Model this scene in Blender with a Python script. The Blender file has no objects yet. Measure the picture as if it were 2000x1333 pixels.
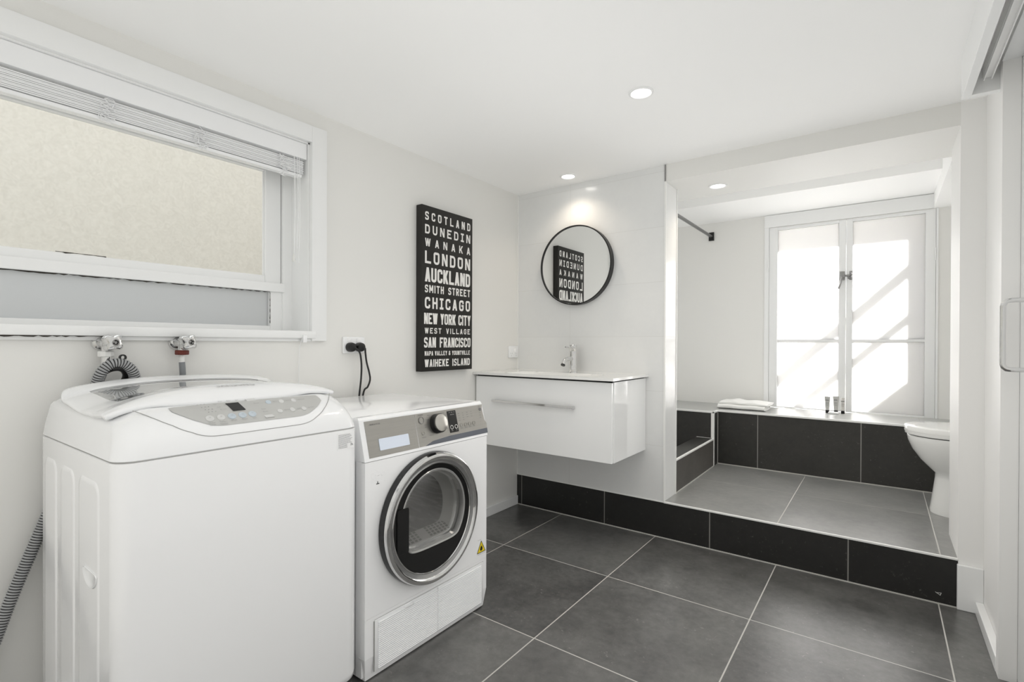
import bpy, bmesh, math, random
from mathutils import Vector, Matrix
random.seed(7)
S = bpy.context.scene
COL = S.collection
PI = math.pi

# ------------------------------------------------------------------ camera, world, sun, exposure
H = 1.069
def mk_camera():
    f, yaw, pitch, roll = 983.68, 0.642674, -0.00418267, 0.00386143
    px, py = -12.643, 8.327
    cy, sy = math.cos(yaw), math.sin(yaw)
    fw = Vector((-sy*math.cos(pitch), cy*math.cos(pitch), math.sin(pitch)))
    rt = Vector((cy, sy, 0)); up = rt.cross(fw)
    r = rt*math.cos(roll)+up*math.sin(roll); u = -rt*math.sin(roll)+up*math.cos(roll)
    cd = bpy.data.cameras.new('camera'); co = bpy.data.objects.new('camera', cd); COL.objects.link(co)
    cd.sensor_width = 36; cd.lens = f/2000*36
    cd.shift_x = -px/2000; cd.shift_y = py/2000
    cd.clip_start = .02
    m = Matrix((r, u, -fw)).transposed().to_4x4(); m.translation = (0, 0, H)
    co.matrix_world = m
    S.camera = co
mk_camera()

W = bpy.data.worlds.new('world'); S.world = W; W.use_nodes = True
bg = W.node_tree.nodes['Background']
bg.inputs[0].default_value = (0.97, 0.985, 1.0, 1); bg.inputs[1].default_value = 1.4

def mk_light(name, kind, loc, energy, color=(1,1,1), direction=None, **kw):
    l = bpy.data.lights.new(name, kind); l.energy = energy; l.color = color
    for k, v in kw.items(): setattr(l, k, v)
    o = bpy.data.objects.new(name, l); COL.objects.link(o); o.location = loc
    if direction: o.rotation_euler = Vector(direction).to_track_quat('-Z', 'Y').to_euler()
    return o
SUN = Vector((-.375, -1, -.833))
mk_light('sun', 'SUN', (2, 8, 6), 30.0, (1, .97, .93), SUN, angle=.012)

S.view_settings.view_transform = 'Standard'; S.view_settings.look = 'None'
S.view_settings.exposure = 0.82; S.view_settings.gamma = 1; S.view_settings.use_curve_mapping = False
try:
    S.cycles.use_denoising = True
    S.cycles.max_bounces = 12; S.cycles.diffuse_bounces = 8; S.cycles.glossy_bounces = 6
    S.cycles.transmission_bounces = 8; S.cycles.sample_clamp_indirect = 6
    S.cycles.use_fast_gi = True; S.cycles.fast_gi_method = 'ADD'; S.cycles.ao_bounces_render = 2
    W.light_settings.ao_factor = .24; W.light_settings.distance = 1.3
    S.cycles.caustics_reflective = False; S.cycles.caustics_refractive = False
except Exception: pass

# ------------------------------------------------------------------ materials
def mat(name, color, rough=.5, metal=0, coat=0, spec=.5, **kw):
    m = bpy.data.materials.new(name); m.use_nodes = True
    b = m.node_tree.nodes['Principled BSDF']
    b.inputs['Base Color'].default_value = (*color, 1); b.inputs['Roughness'].default_value = rough
    b.inputs['Metallic'].default_value = metal; b.inputs['Coat Weight'].default_value = coat
    b.inputs['Coat Roughness'].default_value = .04
    b.inputs['Specular IOR Level'].default_value = spec
    for k, v in kw.items(): b.inputs[k].default_value = v
    return m
def nodes(m): return m.node_tree.nodes, m.node_tree.links, m.node_tree.nodes['Principled BSDF']
def noise_bump(m, scale, strength, dist=.002, detail=4):
    n, l, b = nodes(m)
    tc = n.new('ShaderNodeTexCoord'); t = n.new('ShaderNodeTexNoise'); t.inputs['Scale'].default_value = scale
    t.inputs['Detail'].default_value = detail
    bp = n.new('ShaderNodeBump'); bp.inputs['Strength'].default_value = strength; bp.inputs['Distance'].default_value = dist
    l.new(tc.outputs['Object'], t.inputs['Vector']); l.new(t.outputs['Fac'], bp.inputs['Height']); l.new(bp.outputs['Normal'], b.inputs['Normal'])
    return m
def math_n(n, l, op, a, b=None, c=None):
    k = n.new('ShaderNodeMath'); k.operation = op
    for i, v in enumerate((a, b, c)):
        if v is None: continue
        if isinstance(v, (int, float)): k.inputs[i].default_value = v
        else: l.new(v, k.inputs[i])
    return k.outputs[0]
def ramp(n, l, fac, c0, c1, p0=0., p1=1.):
    r = n.new('ShaderNodeValToRGB'); r.color_ramp.elements[0].position = p0; r.color_ramp.elements[1].position = p1
    r.color_ramp.elements[0].color = (*c0, 1); r.color_ramp.elements[1].color = (*c1, 1)
    l.new(fac, r.inputs[0]); return r.outputs[0]
def tile_mat(name, c0, c1, grout, rough, ax, per, ph, gw, speck=0, coat=0, gcontrast=None, bump=.3):
    """ax: two axes (0,1,2) of the tile grid in scene coordinates; per, ph: period and phase of each; speck: amount of pale specks"""
    m = mat(name, c0, rough, coat=coat, spec=.85 if 'floor' in name else .5); n, l, b = nodes(m)
    g = n.new('ShaderNodeNewGeometry'); sx = n.new('ShaderNodeSeparateXYZ'); l.new(g.outputs['Position'], sx.inputs[0])
    ds = []; ids = []
    for a, p, q, w in zip(ax, per, ph, gw):
        t = math_n(n, l, 'DIVIDE', math_n(n, l, 'SUBTRACT', sx.outputs[a], q), p)
        fl = math_n(n, l, 'FLOOR', t); ids.append(fl)
        fr = math_n(n, l, 'SUBTRACT', t, fl)
        d = math_n(n, l, 'MINIMUM', fr, math_n(n, l, 'SUBTRACT', 1.0, fr))
        d = math_n(n, l, 'MULTIPLY', d, p)
        ds.append(math_n(n, l, 'LESS_THAN', d, w/2))
    gm = math_n(n, l, 'MAXIMUM', ds[0], ds[1])
    # cloudy variation inside tiles, offset per tile
    idv = n.new('ShaderNodeCombineXYZ'); l.new(ids[0], idv.inputs[0]); l.new(ids[1], idv.inputs[1])
    wn = n.new('ShaderNodeTexWhiteNoise'); wn.noise_dimensions = '3D'; l.new(idv.outputs[0], wn.inputs['Vector'])
    sc = n.new('ShaderNodeVectorMath'); sc.operation = 'SCALE'; l.new(wn.outputs['Color'], sc.inputs[0]); sc.inputs['Scale'].default_value = 9
    ad = n.new('ShaderNodeVectorMath'); ad.operation = 'ADD'; l.new(g.outputs['Position'], ad.inputs[0]); l.new(sc.outputs[0], ad.inputs[1])
    t = n.new('ShaderNodeTexNoise'); t.inputs['Scale'].default_value = 5; t.inputs['Detail'].default_value = 8; t.inputs['Roughness'].default_value = .62
    l.new(ad.outputs[0], t.inputs['Vector'])
    t4 = n.new('ShaderNodeTexNoise'); t4.inputs['Scale'].default_value = 32; t4.inputs['Detail'].default_value = 6; t4.inputs['Roughness'].default_value = .7; l.new(ad.outputs[0], t4.inputs['Vector'])
    f = math_n(n, l, 'ADD', math_n(n, l, 'ADD', math_n(n, l, 'MULTIPLY', t.outputs['Fac'], .45), math_n(n, l, 'MULTIPLY', t4.outputs['Fac'], .40)), math_n(n, l, 'MULTIPLY', wn.outputs['Value'], .15))
    col = ramp(n, l, f, c0, c1, .3, .72)
    if speck:
        t2 = n.new('ShaderNodeTexNoise'); t2.inputs['Scale'].default_value = 75; t2.inputs['Detail'].default_value = 4; t2.inputs['Roughness'].default_value = .72; t2.inputs['Distortion'].default_value = .6
        l.new(ad.outputs[0], t2.inputs['Vector'])
        t3 = n.new('ShaderNodeTexNoise'); t3.inputs['Scale'].default_value = 6; l.new(ad.outputs[0], t3.inputs['Vector'])
        s = ramp(n, l, math_n(n, l, 'ADD', t2.outputs['Fac'], math_n(n, l, 'MULTIPLY', math_n(n, l, 'SUBTRACT', t3.outputs['Fac'], .5), .25)), (0,0,0), (1,1,1), .64, .76)
        mx = n.new('ShaderNodeMix'); mx.data_type = 'RGBA'; l.new(math_n(n, l, 'MULTIPLY', s, speck), mx.inputs[0])
        l.new(col, mx.inputs[6]); mx.inputs[7].default_value = (.36, .35, .33, 1); col = mx.outputs[2]
    mx = n.new('ShaderNodeMix'); mx.data_type = 'RGBA'; l.new(gm, mx.inputs[0]); l.new(col, mx.inputs[6]); mx.inputs[7].default_value = (*grout, 1)
    l.new(mx.outputs[2], b.inputs['Base Color'])
    rr = math_n(n, l, 'ADD', rough, math_n(n, l, 'MULTIPLY', gm, .35)); l.new(rr, b.inputs['Roughness'])
    hh = math_n(n, l, 'SUBTRACT', math_n(n, l, 'MULTIPLY', t.outputs['Fac'], .2), gm)
    bp = n.new('ShaderNodeBump'); bp.inputs['Strength'].default_value = bump; bp.inputs['Distance'].default_value = .001
    l.new(hh, bp.inputs['Height']); l.new(bp.outputs['Normal'], b.inputs['Normal'])
    return m

M = {}
M['wall'] = noise_bump(mat('wall_paint', (.745, .74, .715), .55), 260, .08)
M['ceil'] = noise_bump(mat('ceiling_paint', (.90, .90, .89), .7), 200, .05)
M['trim'] = noise_bump(mat('white_gloss_trim', (.80, .805, .80), .3), 60, .12)
M['right'] = noise_bump(mat('right_wall_paint', (.82, .815, .80), .5), 200, .05)
GR = (.50, .49, .46)
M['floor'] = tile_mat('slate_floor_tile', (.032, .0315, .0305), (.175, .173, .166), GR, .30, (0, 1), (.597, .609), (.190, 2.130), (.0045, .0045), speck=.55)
M['raised'] = tile_mat('slate_step_floor_tile', (.17, .172, .166), (.32, .32, .305), GR, .32, (0, 1), (.60, .60), (.196, 3.345), (.0045, .004), speck=.25)  # slate made paler: window sheen is put into the tile colour
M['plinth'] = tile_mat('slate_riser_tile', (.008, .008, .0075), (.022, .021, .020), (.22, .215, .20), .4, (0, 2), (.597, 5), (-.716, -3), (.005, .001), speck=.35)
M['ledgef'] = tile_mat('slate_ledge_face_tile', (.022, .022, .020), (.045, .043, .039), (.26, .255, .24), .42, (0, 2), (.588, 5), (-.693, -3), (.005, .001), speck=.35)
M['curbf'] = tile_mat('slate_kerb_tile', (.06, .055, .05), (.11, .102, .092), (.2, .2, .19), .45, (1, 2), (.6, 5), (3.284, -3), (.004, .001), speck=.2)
M['ledget'] = tile_mat('grey_ledge_top_tile', (.33, .335, .325), (.40, .405, .39), (.45, .44, .42), .35, (0, 1), (.588, 5), (.19, -3), (.004, .001))  # grey tile, paler still: the window's grazing reflection is put into its colour
M['wtile'] = tile_mat('white_wall_tile', (.70, .705, .70), (.74, .745, .735), (.60, .60, .585), .16, (0, 2), (.597, .303), (-1.551, .2), (.002, .002), bump=.15)
M['grout'] = mat('pale_grout', (.50, .49, .46), .8)
M['silicone'] = mat('white_tile_trim', (.80, .80, .78), .35)
M['appl'] = mat('appliance_enamel', (.88, .882, .885), .22, coat=.5)
M['applplastic'] = mat('appliance_plastic', (.82, .825, .83), .18, coat=.6)
M['gap'] = mat('dark_gap', (.03, .03, .03), .8)
M['seam'] = mat('grey_seam', (.33, .33, .32), .6)
M['chrome'] = mat('chrome', (.78, .78, .78), .08, 1)
M['chromed'] = mat('dark_chrome', (.35, .35, .35), .18, 1)
M['steel'] = mat('brushed_steel', (.40, .385, .36), .34, .9)
def brushed(m, axis):
    n, l, b = nodes(m); tc = n.new('ShaderNodeTexCoord'); mp = n.new('ShaderNodeMapping'); t = n.new('ShaderNodeTexNoise')
    s = [900, 900, 900]; s[axis] = 6; mp.inputs['Scale'].default_value = s; t.inputs['Scale'].default_value = 1
    l.new(tc.outputs['Object'], mp.inputs[0]); l.new(mp.outputs[0], t.inputs['Vector'])
    l.new(ramp(n, l, t.outputs['Fac'], (.40, .39, .365), (.52, .505, .475)), b.inputs['Base Color'])
    return m
brushed(M['steel'], 1)
M['black'] = mat('black_plastic', (.007, .007, .007), .35)
M['blackg'] = mat('black_gloss', (.010, .010, .010), .12)
M['rubber'] = mat('black_rubber', (.02, .02, .02), .6)
M['greyhose'] = mat('grey_hose', (.22, .23, .24), .5)
M['ribgrey'] = mat('ribbed_hose_grey', (.34, .345, .35), .45)
M['canvas'] = noise_bump(mat('black_canvas', (.013, .012, .010), .6), 900, .3, .0005)
M['ink'] = mat('cream_white_ink', (.80, .79, .76), .6)
M['inkd'] = mat('dark_grey_print', (.09, .09, .09), .5)
M['inkg'] = mat('mid_grey_print', (.30, .30, .30), .5)
M['mirror'] = mat('mirror_glass', (.90, .91, .905), .0, 1)
M['ceramic'] = mat('ceramic', (.82, .82, .80), .07, coat=.6)
M['gloss'] = mat('gloss_white_lacquer', (.80, .805, .80), .07, coat=.5)
M['van'] = mat('vanity_drawer_front', (.86, .865, .86), .10, coat=.5)
M['red'] = mat('dark_red_plastic', (.12, .018, .010), .4)
M['clearp'] = mat('translucent_white_plastic', (.72, .72, .70), .3)
M['panelgrey'] = mat('control_panel_silver', (.50, .50, .485), .35, .15)
M['btn'] = mat('button_silver', (.60, .60, .59), .3)
M['blue'] = mat('blue_button_ring', (.50, .56, .61), .3)
M['yellow'] = mat('warning_yellow', (.80, .62, .03), .5)
M['sticker'] = mat('white_sticker', (.84, .84, .84), .4)
M['drawerwin'] = mat('pale_blue_plastic', (.66, .72, .82), .15, coat=.5)
M['towel'] = noise_bump(mat('white_terry', (.80, .80, .78), .95), 700, .6, .002)
M['tube'] = mat('grey_tube_plastic', (.44, .44, .42), .35)
M['tubeclear'] = mat('pale_tube_plastic', (.60, .58, .55), .25)
M['lint'] = mat('dryer_lining', (.34, .34, .32), .4)
M['drum'] = mat('drum_steel', (.10, .10, .10), .45, .35)
def drum_highlights(m):
    n, l, b = nodes(m); tc = n.new('ShaderNodeTexCoord'); mp = n.new('ShaderNodeMapping'); t = n.new('ShaderNodeTexNoise')
    mp.inputs['Scale'].default_value = (10, 14, 60); t.inputs['Scale'].default_value = 1.4; t.inputs['Detail'].default_value = 6
    l.new(tc.outputs['Object'], mp.inputs[0]); l.new(mp.outputs[0], t.inputs['Vector'])
    l.new(ramp(n, l, t.outputs['Fac'], (.014, .015, .016), (.38, .38, .37), .48, .80), b.inputs['Base Color'])  # pale streaks are highlights painted into the drum colour
drum_highlights(M['drum'])
M['stucco'] = noise_bump(mat('beige_stucco', (.50, .475, .445), .9), 42, .6, .004, 5)
def stucco_marks(m):
    n, l, b = nodes(m); tc = n.new('ShaderNodeTexCoord'); t = n.new('ShaderNodeTexNoise'); t.inputs['Scale'].default_value = 34; t.inputs['Detail'].default_value = 8
    t.inputs['Distortion'].default_value = 1.6; l.new(tc.outputs['Object'], t.inputs['Vector'])
    l.new(ramp(n, l, t.outputs['Fac'], (.60, .575, .54), (.68, .655, .62), .30, .72), b.inputs['Base Color'])
stucco_marks(M['stucco'])
M['ext'] = mat('exterior_render', (.75, .74, .70), .9)
M['crack'] = mat('exposed_crack', (.035, .03, .025), .9)
def glass_mat(name, tint, rough=0, fs=1.0):
    m = bpy.data.materials.new(name); m.use_nodes = True; n = m.node_tree.nodes; l = m.node_tree.links; n.clear()
    o = n.new('ShaderNodeOutputMaterial'); mx = n.new('ShaderNodeMixShader'); tr = n.new('ShaderNodeBsdfTransparent'); gl = n.new('ShaderNodeBsdfGlossy')
    fr = n.new('ShaderNodeFresnel'); fr.inputs[0].default_value = 1.5
    tr.inputs[0].default_value = (*tint, 1); gl.inputs['Roughness'].default_value = rough
    k = n.new('ShaderNodeMath'); k.operation = 'MULTIPLY'; k.inputs[1].default_value = fs; l.new(fr.outputs[0], k.inputs[0]); l.new(k.outputs[0], mx.inputs[0]); l.new(tr.outputs[0], mx.inputs[1]); l.new(gl.outputs[0], mx.inputs[2]); l.new(mx.outputs[0], o.inputs[0])
    return m
M['glass'] = glass_mat('clear_glass', (.95, .96, .95), fs=.35)
M['lidglass'] = mat('smoked_lid_glass', (.42, .43, .43), .05, coat=1)
M['doorglass'] = glass_mat('dryer_door_glass', (.85, .85, .85), rough=.14, fs=.6)
def frosted(name, col, gloss=.06):
    m = bpy.data.materials.new(name); m.use_nodes = True; n = m.node_tree.nodes; l = m.node_tree.links; n.clear()
    o = n.new('ShaderNodeOutputMaterial'); mx = n.new('ShaderNodeMixShader'); tr = n.new('ShaderNodeBsdfTranslucent'); gl = n.new('ShaderNodeBsdfGlossy')
    tr.inputs[0].default_value = (*col, 1); gl.inputs['Roughness'].default_value = .08
    mx.inputs[0].default_value = gloss
    l.new(tr.outputs[0], mx.inputs[1]); l.new(gl.outputs[0], mx.inputs[2]); l.new(mx.outputs[0], o.inputs[0])
    return m
M['frost'] = frosted('frosted_pane', (.47, .47, .475))
M['frostlow'] = frosted('frosted_low_pane', (.63, .65, .665), .06)
def emis(name, c, s):
    m = bpy.data.materials.new(name); m.use_nodes = True; n = m.node_tree.nodes; n.clear()
    e = n.new('ShaderNodeEmission'); e.inputs[0].default_value = (*c, 1); e.inputs[1].default_value = s
    o = n.new('ShaderNodeOutputMaterial'); m.node_tree.links.new(e.outputs[0], o.inputs[0]); return m
M['lamp'] = emis('lamp_diffuser', (1, .96, .9), 6)

# ------------------------------------------------------------------ mesh helpers
ORG = {}
class B:
    def __init__(s): s.bm = bmesh.new()
    def box(s, x0, x1, y0, y1, z0, z1, bev=0, seg=2):
        r = bmesh.ops.create_cube(s.bm, size=1)
        vs = r['verts']
        for v in vs:
            v.co = Vector(((x0+x1)/2+v.co.x*(x1-x0), (y0+y1)/2+v.co.y*(y1-y0), (z0+z1)/2+v.co.z*(z1-z0)))
        if bev:
            es = list({e for v in vs for e in v.link_edges})
            bmesh.ops.bevel(s.bm, geom=es, offset=bev, segments=seg, affect='EDGES', profile=.5)
        return s
    def quad(s, *pts):
        s.bm.faces.new([s.bm.verts.new(p) for p in pts]); return s
    def rings(s, rings, cap0=True, cap1=True, closed=True):
        R = [[s.bm.verts.new(p) for p in r] for r in rings]
        for a, b in zip(R, R[1:]):
            n = len(a)
            for i in range(n if closed else n-1):
                j = (i+1) % n
                s.bm.faces.new((a[i], a[j], b[j], b[i]))
        if cap0: s.bm.faces.new(R[0][::-1])
        if cap1: s.bm.faces.new(R[-1])
        return s
    def tube(s, pts, rad, n=12, cap=True):
        pts = [Vector(p) for p in pts]
        if isinstance(rad, (int, float)): rad = [rad]*len(pts)
        rings = []; up = None
        for i, p in enumerate(pts):
            t = (pts[min(i+1, len(pts)-1)]-pts[max(i-1, 0)]).normalized()
            if up is None:
                up = Vector((0, 0, 1)) if abs(t.z) < .9 else Vector((0, 1, 0))
            a = t.cross(up).normalized(); b = a.cross(t).normalized(); up = b
            rings.append([p+(a*math.cos(2*PI*k/n)+b*math.sin(2*PI*k/n))*rad[i] for k in range(n)])
        return s.rings(rings, cap, cap)
    def lathe(s, c, axis, prof, n=48, cap0=False, cap1=False):
        """prof: (radius, offset along axis)"""
        ax = Vector(axis).normalized(); up = Vector((0, 0, 1)) if abs(ax.z) < .9 else Vector((0, 1, 0))
        a = ax.cross(up).normalized(); b = a.cross(ax).normalized(); c = Vector(c)
        return s.rings([[c+ax*h+(a*math.cos(2*PI*k/n)+b*math.sin(2*PI*k/n))*r for k in range(n)] for r, h in prof], cap0, cap1)
    def cyl(s, c, axis, r, h, n=32, bev=0):
        if bev: return s.lathe(c, axis, [(r-bev, 0), (r, bev), (r, h-bev), (r-bev, h)], n, True, True)
        return s.lathe(c, axis, [(r, 0), (r, h)], n, True, True)
    def prism(s, poly, d):
        """poly: closed list of 3d points, extruded by vector d"""
        d = Vector(d); p = [Vector(q) for q in poly]
        return s.rings([p, [q+d for q in p]])
    def grid(s, fn, nu, nv, skip=None):
        V = [[s.bm.verts.new(fn(i/nu, j/nv)) for j in range(nv+1)] for i in range(nu+1)]
        for i in range(nu):
            for j in range(nv):
                if skip and skip((i+.5)/nu, (j+.5)/nv): continue
                s.bm.faces.new((V[i][j], V[i+1][j], V[i+1][j+1], V[i][j+1]))
        return s
    def sphere(s, c, r, n=20, sx=1, sy=1, sz=1):
        rr = bmesh.ops.create_uvsphere(s.bm, u_segments=n, v_segments=n//2+2, radius=r)
        for v in rr['verts']: v.co = Vector((v.co.x*sx, v.co.y*sy, v.co.z*sz))+Vector(c)
        return s
def obj(name, b, m, parent=None, smooth=None, origin=None, recalc=True, auto=40):
    bm = b.bm
    if recalc: bmesh.ops.recalc_face_normals(bm, faces=bm.faces)
    if parent is not None: org = ORG[parent.name]
    elif origin is not None: org = Vector(origin)
    else:
        xs = [v.co for v in bm.verts]
        org = Vector(((min(v.x for v in xs)+max(v.x for v in xs))/2, (min(v.y for v in xs)+max(v.y for v in xs))/2, min(v.z for v in xs)))
    for v in bm.verts: v.co -= org
    me = bpy.data.meshes.new(name); 
    for f in bm.faces: f.smooth = smooth is not False
    bm.to_mesh(me); bm.free()
    mats = m if isinstance(m, (list, tuple)) else [m]
    for k in mats: me.materials.append(k)
    o = bpy.data.objects.new(name, me); COL.objects.link(o)
    if smooth is not False:
        try: me.set_sharp_from_angle(angle=math.radians(auto))
        except Exception: pass
    if parent is not None: o.parent = parent
    else: o.location = org
    ORG[o.name] = org.copy()
    return o
def tag(o, label, cat, group=None):
    o['label'] = label; o['category'] = cat
    if group: o['group'] = group
    return o
def thing(name, label, cat, loc, group=None):
    o = bpy.data.objects.new(name, None); COL.objects.link(o); o.location = loc; o.empty_display_size = .05
    ORG[o.name] = Vector(loc)
    return tag(o, label, cat, group)
def struct(name, b, m, parent=None, **kw):
    o = obj(name, b, m, parent, **kw)
    if parent is None: o['kind'] = 'structure'
    return o
def copy_tree(root, loc, label):
    r = root.copy(); COL.objects.link(r); r.location = loc; r['label'] = label
    for ch in list(root.children):
        c = ch.copy(); COL.objects.link(c); c.parent = r
        for g in list(ch.children):
            d = g.copy(); COL.objects.link(d); d.parent = c
    return r
def rrect(w, h, r, n=6, cx=0, cy=0):
    """2d rounded rectangle outline, counterclockwise"""
    out = []
    for (sx, sy, a0) in ((1, 1, 0), (-1, 1, 90), (-1, -1, 180), (1, -1, 270)):
        for k in range(n+1):
            a = math.radians(a0+90*k/n)
            out.append((cx+sx*(w/2-r)+r*math.cos(a), cy+sy*(h/2-r)+r*math.sin(a)))
    return out

# stroke lettering (condensed sign letters)
def _round(pts, rad):
    out = []
    n = len(pts)
    for i, p in enumerate(pts):
        x, y, r = (p+(0,))[:3]
        if r and 0 < i < n-1:
            a = Vector(pts[i-1][:2])-Vector((x, y)); c = Vector(pts[i+1][:2])-Vector((x, y))
            d = min(rad, a.length*.49, c.length*.49); a.normalize(); c.normalize()
            P0 = Vector((x, y))+a*d; P1 = Vector((x, y))+c*d; Pm = Vector((x, y))
            for k in range(6):
                t = k/5; out.append(P0*(1-t)**2+Pm*(2*t*(1-t))*1.0+P1*t*t)
        else: out.append(Vector((x, y)))
    return out
GL = {
 'S': [[(1,.77),(1,1,1),(0,1,1),(0,.52,1),(1,.48,1),(1,0,1),(0,0,1),(0,.23)]],
 'C': [[(1,.70),(1,1,1),(0,1,1),(0,0,1),(1,0,1),(1,.30)]],
 'O': [[(.5,1),(0,1,1),(0,0,1),(1,0,1),(1,1,1),(.5,1)]],
 'T': [[(0,1),(1,1)],[(.5,1),(.5,0)]], 'L': [[(0,1),(0,0),(1,0)]],
 'A': [['p',(0,0),(.5,1),1],['p',(1,0),(.5,1),1],[(.22,.24),(.78,.24)]], 'N': [[(0,0),(0,1)],[(1,0),(1,1)],['p',(0,1),(1,0),1.1]],
 'D': [[(0,.5),(0,1),(1,1,1),(1,0,1),(0,0),(0,.5)]], 'U': [[(0,1),(0,0,1),(1,0,1),(1,1)]],
 'E': [[(1,1),(0,1),(0,0),(1,0)],[(0,.52),(.85,.52)]], 'I': [[(.5,1),(.5,0)]],
 'J': [[(.5,1),(.5,0)]],
 'i': [[(.5,1),(.5,0)],[(0,1),(1,1)],[(0,0),(1,0)]],
 'W': [['p',(0,1),(.25,0),.95],['p',(.5,1),(.25,0),.95],['p',(.5,1),(.75,0),.95],['p',(1,1),(.75,0),.95]], 'K': [[(0,0),(0,1)],['p',(.12,.34),(1,1),1.15],['p',(.36,.56),(1,0),1.1]],
 'M': [[(0,0),(0,1)],[(1,0),(1,1)],['p',(.5,.25),(0,1),1],['p',(.5,.25),(1,1),1]], 'H': [[(0,0),(0,1)],[(1,0),(1,1)],[(0,.52),(1,.52)]],
 'G': [[(1,.70),(1,1,1),(0,1,1),(0,0,1),(1,0,1),(1,.48),(.52,.48)]],
 'R': [[(0,0),(0,1)],[(0,1),(1,1,1),(1,.48,1),(0,.48)],['p',(.55,.5),(1,0),1.1]],
 'P': [[(0,0),(0,1)],[(0,1),(1,1,1),(1,.46,1),(0,.46)]], 'V': [['p',(0,1),(.5,0),1],['p',(1,1),(.5,0),1]],
 'Y': [['p',(0,1),(.5,.42),1.05],['p',(1,1),(.5,.42),1.05],[(.5,.50),(.5,0)]], 'F': [[(1,1),(0,1),(0,0)],[(0,.52),(.85,.52)]],
 '&': [[(1,0),(.12,.72),(.12,1,1),(.8,1,1),(.8,.7,1),(.35,.52)],[(.35,.52),(0,.40,1),(0,0,1),(.8,0,1),(1,.42)]],
}
def strokes(bm, pts, t, place):
    n = len(pts); L = []; R = []
    for i in range(n):
        p = pts[i]
        d0 = (pts[i]-pts[i-1]).normalized() if i else (pts[1]-pts[0]).normalized()
        d1 = (pts[i+1]-pts[i]).normalized() if i < n-1 else d0
        if i == 0: d0 = d1
        n0 = Vector((-d0.y, d0.x)); n1 = Vector((-d1.y, d1.x)); m = (n0+n1)
        if m.length < .2: m = n0
        m.normalize(); k = 1/max(.55, m.dot(n0))
        L.append(bm.verts.new(place(p+m*t/2*k))); R.append(bm.verts.new(place(p-m*t/2*k)))
    for i in range(n-1):
        try: bm.faces.new((L[i], L[i+1], R[i+1], R[i]))
        except ValueError: pass
def para(bm, x0, y0, x1, y1, hw, place):
    vs = [bm.verts.new(place(Vector(p))) for p in ((x0-hw, y0), (x0+hw, y0), (x1+hw, y1), (x1-hw, y1))]
    bm.faces.new(vs)
def letter_line(b, text, width, h, gap, place, tk=.19, sp=.55):
    """justified line of letters; place maps (x right, y up) to 3d"""
    wid = []
    for c in text:
        wid.append({' ': sp, 'W': 1.3, 'M': 1.25, 'I': .36, 'i': .75, '&': 1.05}.get(c, 1.0))
    tot = sum(wid)+gap*(len(text)-1)
    lw = width/tot; t = min(h*tk, lw*.36); x = 0
    for c, w in zip(text, wid):
        if c in GL:
            W_ = w*lw
            lay = 0
            for st in GL[c]:
                pl = lambda v, X=x, k=lay: place(X+v.x, v.y)+Vector((.00005*k, 0, 0)); lay += 1
                if st[0] == 'p':
                    (ax, ay), (bx, by) = st[1], st[2]
                    hw = t/2*st[3]*1.08
                    para(b.bm, hw+ax*(W_-2*hw), ay*h, hw+bx*(W_-2*hw), by*h, hw, pl)
                    continue
                q = [(t/2+p[0]*(W_-t), t/2+p[1]*(h-t))+tuple(p[2:]) for p in st]
                q = _round(q, min(W_, h)*.42)
                if (q[0]-q[-1]).length > 1e-6:
                    for e, f, n0, n1 in ((0, 1, st[0], st[1]), (-1, -2, st[-1], st[-2])):
                        d = (q[e]-q[f]); d.normalize()
                        for ax_ in (0, 1):
                            o_ = 1-ax_
                            if abs(abs(d[ax_])-1) < .01 and ((d[ax_] > 0 and n0[ax_] == 1) or (d[ax_] < 0 and n0[ax_] == 0)): q[e] = q[e]+d*t/2
                strokes(b.bm, q, t, pl)
        x += (w+gap)*lw
# ordinary text through a text curve turned into a mesh
def text_mesh(b, txt, h, place, align='CENTER', sx=1.0, spacing=1.0):
    cu = bpy.data.curves.new('t', 'FONT'); cu.body = txt; cu.size = 1; cu.align_x = align; cu.align_y = 'CENTER'; cu.resolution_u = 2
    cu.space_character = spacing
    o = bpy.data.objects.new('t', cu); COL.objects.link(o)
    dg = bpy.context.evaluated_depsgraph_get(); me = o.evaluated_get(dg).to_mesh()
    vs = [b.bm.verts.new(place(v.co.x*h*sx, v.co.y*h)) for v in me.vertices]
    for p in me.polygons:
        try: b.bm.faces.new([vs[i] for i in p.vertices])
        except ValueError: pass
    o.evaluated_get(dg).to_mesh_clear(); bpy.data.objects.remove(o); bpy.data.curves.remove(cu)

XL, YB, ZC, ZS = -1.948, 2.736, 2.052, .2

# ================================================================== SETTING
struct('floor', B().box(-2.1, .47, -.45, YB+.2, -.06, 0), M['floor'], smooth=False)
struct('floor_bounce', B().box(-2.1, .47, -1.6, -.45, -.06, 0), mat('pale_bounce_floor', (.62, .60, .56), .6), smooth=False)  # unseen floor behind the camera, made pale to bounce light onto the ceiling
struct('wall_behind', B().box(-2.1, .47, -1.62, -1.56, 0, ZC), M['wall'], smooth=False)
struct('ceiling', B().box(-2.1, .47, -1.62, YB, ZC, ZC+.06), M['ceil'], smooth=False)
# left wall with the window opening
WY1, WZ0, WZ1 = 1.212, 1.115, 1.914
WY0 = -.35
wl = B()
wl.box(XL-.16, XL, -1.6, WY0, 0, ZC); wl.box(XL-.16, XL, WY0, WY1, 0, WZ0-.03); wl.box(XL-.16, XL, WY0, WY1, WZ1, ZC); wl.box(XL-.16, XL, WY1, YB+.19, 0, ZC); wl.box(XL-.16, XL-.06, -1.6, 3.2, ZC, 4.6)  # last box: unseen upper part, added to keep sun out of the alley
struct('wall_left_and_sun_block', wl, M['wall'], smooth=False)
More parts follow.
